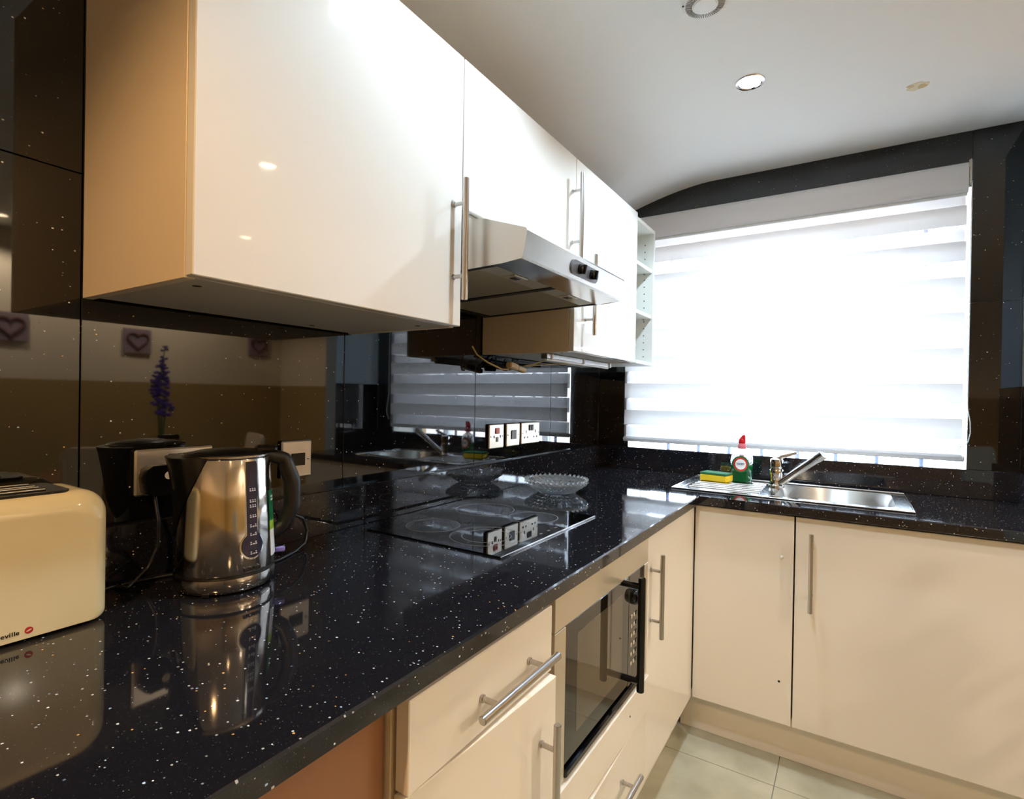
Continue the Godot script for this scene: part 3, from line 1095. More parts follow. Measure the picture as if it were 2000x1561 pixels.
func sink() -> void:
	var o := thing("inset_sink", "stainless steel inset sink with ribbed drainer on the left and a bowl", "sink", V(0.92, TOP, 0.28))
	var b := MB.new()
	var x0 := 0.535
	var x1 := 1.318
	var z0 := 0.066
	var z1 := 0.497
	var bx0 := 0.902
	var bx1 := 1.272
	var bz0 := 0.124
	var bz1 := 0.45
	var y := TOP + 0.003
	# flange strips around the bowl and the drainer, with a small rolled edge
	var rim := func(lo: Vector3, hi: Vector3) -> void:
		b.cb(lo, hi, 0.0012)
	rim.call(V(x0, TOP, z0), V(x1, y, bz0))
	rim.call(V(x0, TOP, bz1), V(x1, y, z1))
	rim.call(V(bx1, TOP, bz0), V(x1, y, bz1))
	rim.call(V(bx0 - 0.03, TOP, bz0), V(bx0, y, bz1))
	rim.call(V(x0, TOP, bz0), V(x0 + 0.03, y, bz1))
	part(o, "rim", b, M["bright steel"])
	b = MB.new()
	b.tube([V(x0, y, z0), V(x1, y, z0)], 0.0022, 8)
	b.tube([V(x0, y, z1), V(x1, y, z1)], 0.0022, 8)
	b.tube([V(x0, y, z0), V(x0, y, z1)], 0.0022, 8)
	b.tube([V(x1, y, z0), V(x1, y, z1)], 0.0022, 8)
	part(o, "rolled_edge", b, M["bright steel"])
	b = MB.new()
	b.cb(V(x0 + 0.03, TOP - 0.0, bz0), V(bx0 - 0.03, TOP + 0.0012, bz1), 0.0004)
	part(o, "drainer", b, M["bright steel"])
	for k in 6:
		var z := bz0 + 0.05 + 0.048 * k
		b = MB.new()
		b.prism(PackedVector2Array([P2(-0.012, 0), P2(-0.008, 0.0035), P2(-0.003, 0.005), P2(0.003, 0.005), P2(0.008, 0.0035), P2(0.012, 0)]), bx0 - x0 - 0.11, frame(V(x0 + 0.05, TOP + 0.0012, z), V(0, 0, 1), V(0, 1, 0), V(1, 0, 0)), 0.6)
		part(o, "drainer_rib", b, M["bright steel"])
	# bowl: rounded-rectangle rings going down
	b = MB.new()
	var rings := []
	for e in [[0.0, 0.0, 0.05], [0.004, 0.006, 0.05], [0.01, 0.02, 0.05], [0.02, 0.13, 0.05], [0.03, 0.15, 0.05], [0.055, 0.165, 0.06]]:
		rings.append([rrect(bx0 + e[0], bz0 + e[0], bx1 - e[0], bz1 - e[0], e[2], 6), y - e[1]])
	for i in rings.size() - 1:
		var p: PackedVector2Array = rings[i][0]
		var q: PackedVector2Array = rings[i + 1][0]
		for k in p.size():
			var l := (k + 1) % p.size()
			var c := P2((bx0 + bx1) / 2, (bz0 + bz1) / 2)
			var f := func(v2: Vector2) -> Vector3:
				var d := c - v2
				return V(d.x, 0.1 if i < 3 else 0.3, d.y).normalized()
			b.quadn(V(p[k].x, rings[i][1], p[k].y), V(p[l].x, rings[i][1], p[l].y), V(q[l].x, rings[i + 1][1], q[l].y), V(q[k].x, rings[i + 1][1], q[k].y), f.call(p[k]), f.call(p[l]), f.call(q[l]), f.call(q[k]))
	var last: PackedVector2Array = rings[rings.size() - 1][0]
	var yl: float = rings[rings.size() - 1][1]
	for k in last.size():
		var l := (k + 1) % last.size()
		b.tri(V((bx0 + bx1) / 2, yl, (bz0 + bz1) / 2), V(last[k].x, yl, last[k].y), V(last[l].x, yl, last[l].y), Vector3.UP, Vector3.UP, Vector3.UP)
	# corners between the straight rim and the round bowl mouth
	var mouth: PackedVector2Array = rings[0][0]
	var corner := [P2(bx0, bz0), P2(bx1, bz0), P2(bx1, bz1), P2(bx0, bz1)]
	for q in 4:
		for s in 6:
			var a: Vector2 = mouth[q * 7 + s]
			var c: Vector2 = mouth[q * 7 + s + 1]
			b.tri(V(corner[q].x, y, corner[q].y), V(a.x, y, a.y), V(c.x, y, c.y), Vector3.UP, Vector3.UP, Vector3.UP)
	part(o, "bowl", b, M["bowl steel"])
	b = MB.new()
	b.lathe([P2(0.043, 0.0), P2(0.042, 0.003), P2(0.034, 0.003), P2(0.03, 0.001), P2(0.0, 0.001)], 28, Transform3D(Basis(), V(1.087, yl, 0.287)))
	part(o, "drain", b, M["chrome"])

	# tap
	o = thing("mixer_tap", "chrome single-lever mixer tap with rising spout beside the sink bowl", "tap", V(0.882, y, 0.2))
	b = MB.new()
	b.lathe([P2(0.0, 0.0), P2(0.03, 0.0), P2(0.03, 0.006), P2(0.026, 0.01), P2(0.024, 0.03), P2(0.027, 0.05), P2(0.029, 0.06), P2(0.027, 0.07), P2(0.025, 0.074), P2(0.026, 0.078), P2(0.026, 0.1), P2(0.023, 0.112), P2(0.014, 0.118), P2(0.0, 0.12)], 32, Transform3D(Basis(), V(0.882, y, 0.2)))
	part(o, "body", b, M["chrome"])
	b = MB.new()
	var s0 := V(0.9, 0.932, 0.215)
	var s1 := V(1.05, 1.063, 0.27)
	b.tube([s0, s0.lerp(s1, 0.5), s1 - (s1 - s0).normalized() * 0.03], [0.013, 0.0145, 0.0165], 20)
	part(o, "spout", b, M["chrome"])
	b = MB.new()
	b.rod(s1 - (s1 - s0).normalized() * 0.03, s1, 0.0185, 20, 0.002)
	part(o, "nozzle", b, M["bright steel"])
	b = MB.new()
	b.tube([V(0.877, 1.026, 0.2), V(0.9, 1.037, 0.2), V(0.955, 1.056, 0.197)], [0.011, 0.0085, 0.006], 12)
	part(o, "lever", b, M["chrome"])


# ---------------------------------------------------------------- small things on the worktop
func kettle() -> void:
	var c := V(0.157, TOP, 2.093)
	var o := thing("electric_kettle", "brushed steel electric kettle with black spout, lid and handle on the worktop", "kettle", c)
	var t := Transform3D(Basis(Vector3.UP, 1.058), c)
	var rad := func(y: float) -> float:
		return lerpf(0.0835, 0.0725, clampf((y - 0.034) / 0.2, 0.0, 1.0))
	var b := MB.new()
	b.lathe([P2(0.0, 0.001), P2(0.076, 0.001), P2(0.08, 0.004), P2(0.083, 0.01), P2(0.0842, 0.02), P2(0.0838, 0.0285), P2(0.078, 0.03), P2(0.0, 0.03)], 64, t)
	var base := part(o, "base_ring", b, M["kettle steel"])
	b = MB.new()
	b.xf = t * Transform3D(Basis(Vector3.UP, -0.38), V(0, 0, 0))
	b.cb(V(-0.006, 0.001, 0.079), V(0.006, 0.008, 0.0835), 0.001)
	part(base, "cord_notch", b, M["satin black"])
	b = MB.new()
	b.lathe([P2(0.0, 0.029), P2(0.0795, 0.029), P2(0.0795, 0.036), P2(0.0, 0.036)], 48, t)
	part(o, "base_gap", b, M["satin black"])
	b = MB.new()
	b.lathe([P2(0.07, 0.0345), P2(0.0825, 0.0345), P2(0.0835, 0.037), P2(0.0725, 0.2335), P2(0.0715, 0.2355), P2(0.06, 0.2355)], 72, t)
	part(o, "body", b, M["kettle steel"])
	b = MB.new()
	b.lathe([P2(0.0722, 0.2352), P2(0.0735, 0.238), P2(0.0735, 0.241), P2(0.071, 0.2425), P2(0.069, 0.2415)], 64, t)
	part(o, "top_rim", b, M["kettle steel"])
	b = MB.new()
	b.lathe([P2(0.0715, 0.2395), P2(0.068, 0.2425), P2(0.05, 0.247), P2(0.025, 0.25), P2(0.0, 0.2508)], 56, t)
	var lid := part(o, "lid", b, M["black plastic"])
	b = MB.new()
	b.xf = t
	b.cb(V(0.046, 0.2415, -0.016), V(0.085, 0.2545, 0.016), 0.004)
	part(lid, "lid_release", b, M["black plastic"])
	# spout: black beak that widens upwards on local -x
	b = MB.new()
	b.xf = t
	var rows := 14
	var cols := 16
	var pt := func(i: int, j: int) -> Array:
		var f := float(i) / rows
		var y := lerpf(0.095, 0.239, f)
		var ha := deg_to_rad(64.0) * pow(f, 0.85) + 0.02
		var s := lerpf(-1.0, 1.0, float(j) / cols)
		var a := -PI / 2 + s * ha
		var bulge := (1.0 - s * s) * (0.004 + 0.021 * f * f)
		var r: float = rad.call(y) + 0.0012 + bulge
		return [V(sin(a) * r, y, cos(a) * r), V(sin(a), -0.12, cos(a)).normalized()]
	for i in rows:
		for j in cols:
			var q := [pt.call(i, j), pt.call(i, j + 1), pt.call(i + 1, j + 1), pt.call(i + 1, j)]
			b.quadn(q[0][0], q[1][0], q[2][0], q[3][0], q[0][1], q[1][1], q[2][1], q[3][1])
	for j in cols:
		b.tri(V(-0.03, 0.239, 0), pt.call(rows, j)[0], pt.call(rows, j + 1)[0], Vector3.UP, Vector3.UP, Vector3.UP)
	part(o, "spout", b, M["black plastic"])
	# handle on local +x
	b = MB.new()
	b.xf = t
	var hp := []
	var crv := Curve3D.new()
	for e in [[0.066, 0.238, 0.012, 0.002], [0.098, 0.226, 0.010, -0.012], [0.1135, 0.182, 0.003, -0.02], [0.1135, 0.135, -0.002, -0.018], [0.1, 0.1, -0.011, -0.011], [0.08, 0.084, -0.01, -0.004]]:
		crv.add_point(V(e[0], e[1], 0), V(-e[2], -e[3], 0), V(e[2], e[3], 0))
	for k in 41:
		hp.append(crv.sample_baked(crv.get_baked_length() * k / 40.0))
	var rr := []
	for k in 41:
		rr.append(0.0125 + 0.003 * sin(PI * k / 40.0))
	b.tube(hp, rr, 16)
	part(o, "handle", b, M["satin black"])
	# curved patches that follow the body
	var patch := func(mb: MB, poly: Array, mid: float, lift: float) -> void:
		# poly: list of strips [y, left angle, right angle]
		for i in poly.size() - 1:
			for s in 8:
				var q := []
				for e in [[i, s], [i, s + 1], [i + 1, s + 1], [i + 1, s]]:
					var p: Array = poly[e[0]]
					var a: float = mid + lerpf(p[1], p[2], e[1] / 8.0)
					var r: float = rad.call(p[0]) + lift
					q.append([V(sin(a) * r, p[0], cos(a) * r), V(sin(a), 0.05, cos(a)).normalized()])
				mb.quadn(q[0][0], q[1][0], q[2][0], q[3][0], q[0][1], q[1][1], q[2][1], q[3][1])
	var ga := 0.545
	for lay in [[1.14, "chrome", "gauge_frame", 0.0005], [1.0, "kettle gauge", "water_gauge", 0.0009]]:
		var poly := []
		var k: float = lay[0]
		for i in 13:
			var a := -PI / 2 + PI * i / 12.0 * 0.82
			var w: float = 0.25 * cos(a) * k
			poly.append([0.0815 + 0.0215 * sin(a) * k, -w, w])
		var wn: float = 0.125 * k
		poly.append([0.1015, -wn, wn])
		poly.append([0.231, -wn * 1.12, wn * 1.12])
		b = MB.new()
		b.xf = t
		patch.call(b, poly, ga, lay[3])
		part(o, lay[2], b, M[lay[1]])
	# pale level marks
	b = MB.new()
	b.xf = t
	for y in [0.066, 0.083, 0.099, 0.114, 0.131, 0.149, 0.158, 0.178]:
		for s in [-0.06, 0.0, 0.055]:
			patch.call(b, [[y, s, s + 0.04], [y + 0.0022, s, s + 0.04]], ga, 0.0014)
			if s != 0.0 or y > 0.13:
				patch.call(b, [[y + 0.0035, s, s + 0.032], [y + 0.0052, s, s + 0.032]], ga, 0.0014)
	part(o, "level_marks", b, M["gauge mark"])
	# sticker by the handle
	for e in [[0.05, 0.098, "label white"], [0.098, 0.115, "label lime"], [0.115, 0.172, "label green"]]:
		b = MB.new()
		b.xf = t
		patch.call(b, [[e[0], 1.10, 1.47], [(e[0] + e[1]) / 2, 1.10, 1.47], [e[1], 1.10, 1.47]], 0.0, 0.001)
		part(o, "sticker", b, M[e[2]], "green and white energy sticker")
	b = MB.new()
	b.xf = t
	for e in [[0.152, 0.155], [0.158, 0.161]]:
		patch.call(b, [[e[0], 1.2, 1.42], [e[1], 1.2, 1.42]], 0.0, 0.0014)
	part(o, "sticker_print", b, M["label white"])
	b = MB.new()
	b.xf = t
	b.cb(V(0.083, 0.046, -0.005), V(0.102, 0.056, 0.005), 0.002)
	part(o, "switch_lever", b, M["lilac plastic"], "lilac power lever")
	# maker's name
	var la := 0.52
	var lr: float = rad.call(0.043) + 0.0006
	var lb := Basis(Vector3.UP, la) * Basis(Vector3.RIGHT, -0.055)
	lettering(o, "maker_name", "PHILIPS", 0.0062, t * Transform3D(lb, Basis(Vector3.UP, la) * V(0, 0.041, lr)), M["lettering black"], "Droid Sans", true, 0.0045)


func toaster() -> void:
	var o := thing("toaster", "glossy cream long-slot toaster with black top at the worktop's near end", "toaster", V(0.095, TOP, 2.47))
	var z0 := 2.281
	var z1 := 2.66
	var b := MB.new()
	# front outline (z, y) stacked along x, both long edges rounded
	var rf := 0.03
	var secs := []
	for k in 9:
		var a := PI / 2 * k / 8.0
		secs.append([0.03 + rf * (1 - cos(a)), rf * (1 - sin(a)), -cos(a)])
	for k in 9:
		var a := PI / 2 * (8 - k) / 8.0
		secs.append([0.172 - rf * (1 - cos(a)), rf * (1 - sin(a)), cos(a)])
	var outline := func(ins: float) -> PackedVector2Array:
		return rrect(z0 + ins * 0.75, 0.9125 + ins * 0.15, z1 - ins * 0.75, 1.113 - ins, [0.012, 0.012, 0.036, 0.036], 8)
	for i in secs.size() - 1:
		var p: PackedVector2Array = outline.call(secs[i][1])
		var q: PackedVector2Array = outline.call(secs[i + 1][1])
		var nrm := func(pp: PackedVector2Array, m: int, sx: float) -> Vector3:
			var e := (pp[(m + 1) % pp.size()] - pp[(m + pp.size() - 1) % pp.size()]).normalized()
			var w := sqrt(maxf(0.0, 1.0 - sx * sx))
			return V(sx, -e.x * w, e.y * w).normalized()
		for k in p.size():
			var l := (k + 1) % p.size()
			b.quadn(V(secs[i][0], p[k].y, p[k].x), V(secs[i][0], p[l].y, p[l].x), V(secs[i + 1][0], q[l].y, q[l].x), V(secs[i + 1][0], q[k].y, q[k].x), nrm.call(p, k, secs[i][2]), nrm.call(p, l, secs[i][2]), nrm.call(q, l, secs[i + 1][2]), nrm.call(q, k, secs[i + 1][2]))
	for e in [0, secs.size() - 1]:
		var p: PackedVector2Array = outline.call(secs[e][1])
		var nx := V(-1.0 if e == 0 else 1.0, 0, 0)
		for k in p.size():
			var l := (k + 1) % p.size()
			b.tri(V(secs[e][0], 1.0, 2.45), V(secs[e][0], p[k].y, p[k].x), V(secs[e][0], p[l].y, p[l].x), nx, nx, nx)
	part(o, "body", b, M["toaster cream"])
	b = MB.new()
	b.cb(V(0.05, TOP + 0.0003, z0 + 0.03), V(0.155, 0.914, z1 - 0.02), 0.001)
	part(o, "base", b, M["satin black"])
	b = MB.new()
	b.prism(rrect(0.048, z0 + 0.045, 0.152, z1 - 0.03, 0.012, 5), 0.006, frame(V(0, 1.115, 0), V(1, 0, 0), V(0, 0, 1), V(0, -1, 0)))
	var top := part(o, "top_plate", b, M["black plastic"])
	for x in [0.066, 0.108]:
		b = MB.new()
		b.cb(V(x, 1.1146, z0 + 0.07), V(x + 0.026, 1.1158, z1 - 0.05), 0.0003)
		part(top, "slot", b, M["satin black"])
		for xx in [x, x + 0.026]:
			b = MB.new()
			b.tube([V(xx, 1.117, z0 + 0.072), V(xx, 1.117, z1 - 0.052)], 0.0018, 8)
			part(top, "slot_wire", b, M["handle steel"])
	var fr := frame(V(0.1722, 0.9268, 2.4035), V(0, 0, -1), V(0, 1, 0), V(1, 0, 0))
	lettering(o, "maker_name", "Breville", 0.0058, fr, M["lettering black"], "Droid Sans", true, 0.0005)
	b = MB.new()
	b.prism(disc(0.0046, 24), 0.0006, frame(V(0.172, 0.9272, 2.3795), V(0, 0, -1), V(0, 1, 0), V(1, 0, 0)))
	var lg := part(o, "maker_logo", b, M["logo red"])
	b = MB.new()
	b.prism(PackedVector2Array([P2(-0.0028, -0.0015), P2(-0.001, -0.0015), P2(0.0028, 0.0004), P2(0.0028, 0.0015), P2(0.0009, 0.0015), P2(-0.0028, -0.0005)]), 0.0003, frame(V(0.1726, 0.9272, 2.3795), V(0, 0, -1), V(0, 1, 0), V(1, 0, 0)))
	part(lg, "logo_slash", b, M["toaster cream"])


# wall plate in the plane x = 0: z0 < z1, y0 < y1
func wall_plate(called: String, label: String, category: String, z0: float, z1: float, y0: float, y1: float, group: String) -> Node3D:
	var o := thing(called, label, category, V(0.004, y0, (z0 + z1) / 2), group)
	var b := MB.new()
	b.prism(rrect(z0, y0, z1, y1, 0.004, 4), 0.005, frame(V(0.0005, 0, 0), V(0, 0, 1), V(0, 1, 0), V(1, 0, 0)))
	part(o, "back_box", b, M["satin black"])
	b = MB.new()
	b.cb(V(0.004, y0 - 0.001, z0 - 0.001), V(0.011, y1 + 0.001, z1 + 0.001), 0.0035)
	part(o, "cover_plate", b, M["plate steel"])
	for z in [z0 + 0.009, z1 - 0.009]:
		b = MB.new()
		b.ball(V(0.011, (y0 + y1) / 2, z), V(0.0015, 0.0036, 0.0036), 10, 6)
		part(o, "screw", b, M["chrome"])
	return o


func pin_slots(o: Node3D, z: float, y: float) -> void:
	for e in [[0.0, 0.012, 0.007, 0.013], [-0.012, -0.011, 0.011, 0.008], [0.012, -0.011, 0.011, 0.008]]:
		box(o, "pin_slot", V(0.0105, y + e[1] - e[3] / 2, z + e[0] - e[2] / 2), V(0.0114, y + e[1] + e[3] / 2, z + e[0] + e[2] / 2), M["rocker black"], 0.0002)


func sockets() -> void:
	var grp := "steel wall plates on the hob wall"
	var o := wall_plate("double_socket", "steel double socket partly hidden behind the kettle, with a black plug", "socket", 2.042, 2.184, 1.066, 1.152, grp)
	for z in [2.104, 2.122]:
		box(o, "rocker", V(0.0105, 1.118, z - 0.006), V(0.0145, 1.142, z + 0.006), M["rocker black"], 0.001)
	pin_slots(o, 2.078, 1.1)
	pin_slots(o, 2.15, 1.1)
	o = wall_plate("wall_switch", "single steel switch with black rocker to the right of the kettle", "switch", 1.799, 1.879, 1.062, 1.15, grp)
	box(o, "rocker", V(0.0105, 1.09, 1.818), V(0.014, 1.12, 1.856), M["rocker black"], 0.0012)
	o = wall_plate("cooker_switch", "steel cooker switch with red rocker, leftmost of the three plates by the dish", "switch", 0.932, 1.028, 1.07, 1.16, grp)
	box(o, "rocker", V(0.0105, 1.124, 0.965), V(0.0145, 1.146, 0.99), M["rocker red"], 0.0012)
	for e in [[0.956, 1.108, 0.010], [0.998, 1.108, 0.010]]:
		box(o, "pin_slot", V(0.0105, e[1], e[0] - 0.004), V(0.0114, e[1] + e[2], e[0] + 0.004), M["rocker black"], 0.0003)
	box(o, "neon_window", V(0.0105, 1.094, 0.971), V(0.0135, 1.112, 0.985), M["dial grey"], 0.001)
	o = wall_plate("wall_switch", "steel switch with square black rocker, middle of the three plates by the dish", "switch", 0.815, 0.911, 1.071, 1.16, grp)
	box(o, "rocker", V(0.0105, 1.098, 0.843), V(0.0145, 1.133, 0.879), M["rocker black"], 0.0015)
	o = wall_plate("double_socket", "steel double socket, rightmost of the three plates by the dish", "socket", 0.654, 0.801, 1.073, 1.16, grp)
	for z in [0.717, 0.735]:
		box(o, "rocker", V(0.0105, 1.126, z - 0.007), V(0.0145, 1.15, z + 0.007), M["rocker black"], 0.001)
	pin_slots(o, 0.69, 1.11)
	pin_slots(o, 0.765, 1.11)
	# the plug in the left socket and its lead
	o = thing("power_plug", "black three-pin plug with white dot in the socket beside the kettle", "plug", V(0.02, 1.07, 2.153))
	var b := MB.new()
	b.prism(PackedVector2Array([P2(2.130, 1.074), P2(2.144, 1.066), P2(2.162, 1.066), P2(2.176, 1.074), P2(2.179, 1.1), P2(2.176, 1.117), P2(2.166, 1.124), P2(2.14, 1.124), P2(2.130, 1.117), P2(2.127, 1.1)]), 0.028, frame(V(0.0115, 0, 0), V(0, 0, 1), V(0, 1, 0), V(1, 0, 0)), 0.7)
	part(o, "plug_body", b, M["black plastic"])
	b = MB.new()
	b.lathe([P2(0, 0), P2(0.0075, 0), P2(0.0075, 0.0008), P2(0, 0.0012)], 18, frame(V(0.0395, 1.104, 2.139), V(0, 0, 1), V(1, 0, 0), V(0, 1, 0)))
	part(o, "plug_disc", b, M["white plastic"], "round white disc")
	b = MB.new()
	var crv := Curve3D.new()
	for e in [[0.026, 1.068, 2.158], [0.047, 1.02, 2.16], [0.05, 0.975, 2.162], [0.052, 0.94, 2.178], [0.06, 0.9145, 2.214], [0.04, 0.9135, 2.222], [0.024, 0.9135, 2.21], [0.03, 0.9135, 2.165], [0.045, 0.9135, 2.13]]:
		crv.add_point(V(e[0], e[1], e[2]))
	for i in range(1, crv.point_count - 1):
		var d := (crv.get_point_position(i + 1) - crv.get_point_position(i - 1)) * 0.17
		crv.set_point_in(i, -d)
		crv.set_point_out(i, d)
	var pts := []
	for k in 61:
		pts.append(crv.sample_baked(crv.get_baked_length() * k / 60.0))
	b.tube(pts, 0.0034, 8)
	part(o, "lead", b, M["cable black"])
	o = thing("toaster_lead", "black lead lying on the worktop between toaster and kettle", "cable", V(0.06, TOP, 2.2))
	b = MB.new()
	b.tube([V(0.034, 0.9135, 2.30), V(0.03, 0.9135, 2.25), V(0.03, 0.9135, 2.19), V(0.045, 0.9135, 2.14), V(0.06, 0.9135, 2.12)], 0.003, 8)
	part(o, "lead", b, M["cable black"])
	o = thing("kettle_lead", "black lead looping from behind the kettle handle to the worktop", "cable", V(0.07, TOP, 1.9))
	b = MB.new()
	crv = Curve3D.new()
	for e in [[0.09, 0.99, 1.935], [0.08, 0.992, 1.90], [0.07, 0.975, 1.864], [0.07, 0.945, 1.852], [0.078, 0.92, 1.864], [0.1, 0.9135, 1.905], [0.125, 0.9135, 1.96], [0.13, 0.9135, 2.01]]:
		crv.add_point(V(e[0], e[1], e[2]))
	for i in range(1, crv.point_count - 1):
		var d := (crv.get_point_position(i + 1) - crv.get_point_position(i - 1)) * 0.17
		crv.set_point_in(i, -d)
		crv.set_point_out(i, d)
	pts = []
	for k in 41:
		pts.append(crv.sample_baked(crv.get_baked_length() * k / 40.0))
	b.tube(pts, 0.0034, 8)
	part(o, "lead", b, M["cable black"])


func dish() -> void:
	var c := V(0.208, TOP + 0.0004, 0.868)
	var o := thing("glass_dish", "shallow cut-glass crystal dish with scalloped rim behind the hob", "dish", c)
	var b := MB.new()
	var n := 36
	var inner := [P2(0.114, 0.0445), P2(0.098, 0.034), P2(0.075, 0.019), P2(0.05, 0.0065), P2(0.0, 0.0065)]
	var outer := [P2(0.118, 0.0445), P2(0.117, 0.037), P2(0.104, 0.0275), P2(0.09, 0.0185), P2(0.075, 0.0095), P2(0.06, 0.0015), P2(0.052, 0.0)]
	b.lathe(inner, n * 2, Transform3D(Basis.from_scale(V(1, 1, 1)), c), 2.0)
	var ring := func(p: Vector2, k: float) -> Vector3:
		var a := TAU * k / n
		return c + V(sin(a) * p.x, p.y, cos(a) * p.x)
	for k in n:
		var i0: Vector2 = inner[0]
		var o0: Vector2 = outer[0]
		# scalloped rim
		var top := c + V(0, 0.049, 0) + V(sin(TAU * (k + 0.5) / n), 0, cos(TAU * (k + 0.5) / n)) * 0.1175
		var cr := [ring.call(i0, k), ring.call(i0, k + 1), ring.call(o0, k + 1), ring.call(o0, k)]
		for e in 4:
			var p0: Vector3 = cr[e]
			var p1: Vector3 = cr[(e + 1) % 4]
			var nn := (top - p0).cross(p1 - p0).normalized()
			if nn.y < 0:
				nn = -nn
			b.tri(p0, p1, top, nn, nn, nn)
		# diamond-cut outside
		for r in outer.size() - 2:
			var sh := 0.5 * (r % 2)
			var q := [ring.call(outer[r], k + sh), ring.call(outer[r], k + 1 + sh), ring.call(outer[r + 1], k + 1 + sh), ring.call(outer[r + 1], k + sh)]
			var mid: Vector3 = (q[0] + q[1] + q[2] + q[3]) / 4.0
			var om: Vector3 = (mid - c)
			var tip := mid + V(om.x, -om.length() * 0.75, om.z).normalized() * 0.0042
			for e in 4:
				var p0: Vector3 = q[e]
				var p1: Vector3 = q[(e + 1) % 4]
				var nn := (tip - p0).cross(p1 - p0).normalized()
				if nn.dot(tip - c - V(0, 0.06, 0)) < 0:
					nn = -nn
				b.tri(p0, p1, tip, nn, nn, nn)
	b.lathe([P2(0.0, 0.0), outer[6], outer[5]], n * 2, Transform3D(Basis(), c), 2.0)
	part(o, "dish_body", b, M["cut glass"])
	b = MB.new()
	for k in n:
		b.ball(ring.call(P2(0.1165, 0.0495), k), V(0.0048, 0.0048, 0.0048), 8, 6)
	part(o, "rim_beads", b, M["cut glass"], "row of glass beads around the rim").set_meta("kind", "stuff")


func washing_up() -> void:
	var y := TOP + 0.0065
	var c := V(0.742, y, 0.165)
	var o := thing("washing_up_bottle", "clear bottle of green washing-up liquid with red cap on the drainer", "bottle", c)
	var tilt := Basis(Vector3.UP, 0.22)
	var ell := func(mb: MB, prof: Array, segs: int, sx: float, sz: float) -> void:
		mb.lathe(prof, segs, Transform3D(tilt * Basis.from_scale(V(sx, 1, sz)), c), 0.5)
	var b := MB.new()
	ell.call(b, [P2(0, 0.002), P2(0.9, 0.002), P2(0.97, 0.012), P2(1.0, 0.04), P2(1.0, 0.07)], 32, 0.044, 0.028)
	ell.call(b, [P2(1.0, 0.07), P2(0.0, 0.0705)], 32, 0.044, 0.028)
	part(o, "liquid", b, M["soap green"], "green liquid filling the lower half")
	b = MB.new()
	ell.call(b, [P2(1.0, 0.0705), P2(1.0, 0.09), P2(0.97, 0.108), P2(0.8, 0.122), P2(0.55, 0.131), P2(0.34, 0.136), P2(0.3, 0.15)], 32, 0.044, 0.028)
	part(o, "bottle_body", b, M["clear plastic"])
	b = MB.new()
	b.lathe([P2(0.017, 0.142), P2(0.0185, 0.146), P2(0.0165, 0.158), P2(0.0145, 0.164), P2(0.0, 0.164)], 22, Transform3D(Basis(), c))
	part(o, "collar", b, M["collar pink"])
	b = MB.new()
	b.lathe([P2(0.0135, 0.164), P2(0.0145, 0.167), P2(0.0135, 0.18), P2(0.009, 0.186)], 22, Transform3D(Basis(), c))
	b.xf = Transform3D(tilt, c)
	b.prism(PackedVector2Array([P2(-0.0125, 0.178), P2(0.0125, 0.178), P2(0.012, 0.196), P2(0.0095, 0.201), P2(0.001, 0.199), P2(-0.006, 0.19)]), 0.02, Transform3D(Basis(), V(0, 0, -0.01)), 0.7)
	part(o, "cap", b, M["cap red"])
	# round label, bent with the bottle front
	var lab := func(mb: MB, r: float, cy: float, cx: float, lift: float, r_in: float) -> void:
		mb.xf = Transform3D(tilt, c)
		var rows := 16
		for i in rows:
			for s in 12:
				var q := []
				for e in [[i, s], [i, s + 1], [i + 1, s + 1], [i + 1, s]]:
					var a: float = TAU * e[1] / 12.0
					var rr: float = lerpf(r_in, r, float(e[0]) / rows)
					var x := cx + cos(a) * rr
					var yy := cy + sin(a) * rr * 1.06
					var z := 0.0285 * sqrt(maxf(0.0, 1.0 - pow(x / 0.0448, 2))) + lift
					q.append([V(x, yy, z), V(x * 0.4, 0, z).normalized()])
				mb.quadn(q[0][0], q[1][0], q[2][0], q[3][0], q[0][1], q[1][1], q[2][1], q[3][1])
	for e in [[0.034, 0.0, 0.0006, "label green"], [0.0285, 0.0205, 0.001, "label red"], [0.0215, 0.0, 0.0014, "label white"]]:
		b = MB.new()
		lab.call(b, e[0], 0.076, -0.006, e[2], e[1])
		part(o, "label", b, M[e[3]])
	lettering(o, "label_name", "FAIRY", 0.0085, Transform3D(tilt * Basis(Vector3.UP, -0.06), c + tilt * V(-0.006, 0.0775, 0.031)), M["label blue"], "Droid Sans", true, 0.0005)
	# sponge
	var sc := V(0.648, y, 0.215)
	o = thing("washing_up_sponge", "yellow sponge with green scouring top on the sink drainer", "sponge", sc)
	var st := Transform3D(Basis(Vector3.UP, -0.2), sc)
	b = MB.new()
	b.xf = st
	b.cb(V(-0.058, 0.0, -0.036), V(0.058, 0.027, 0.036), 0.003)
	part(o, "foam", b, M["sponge yellow"])
	b = MB.new()
	b.xf = st
	b.cb(V(-0.058, 0.0268, -0.036), V(0.058, 0.036, 0.036), 0.002)
	part(o, "scourer", b, M["scourer green"])


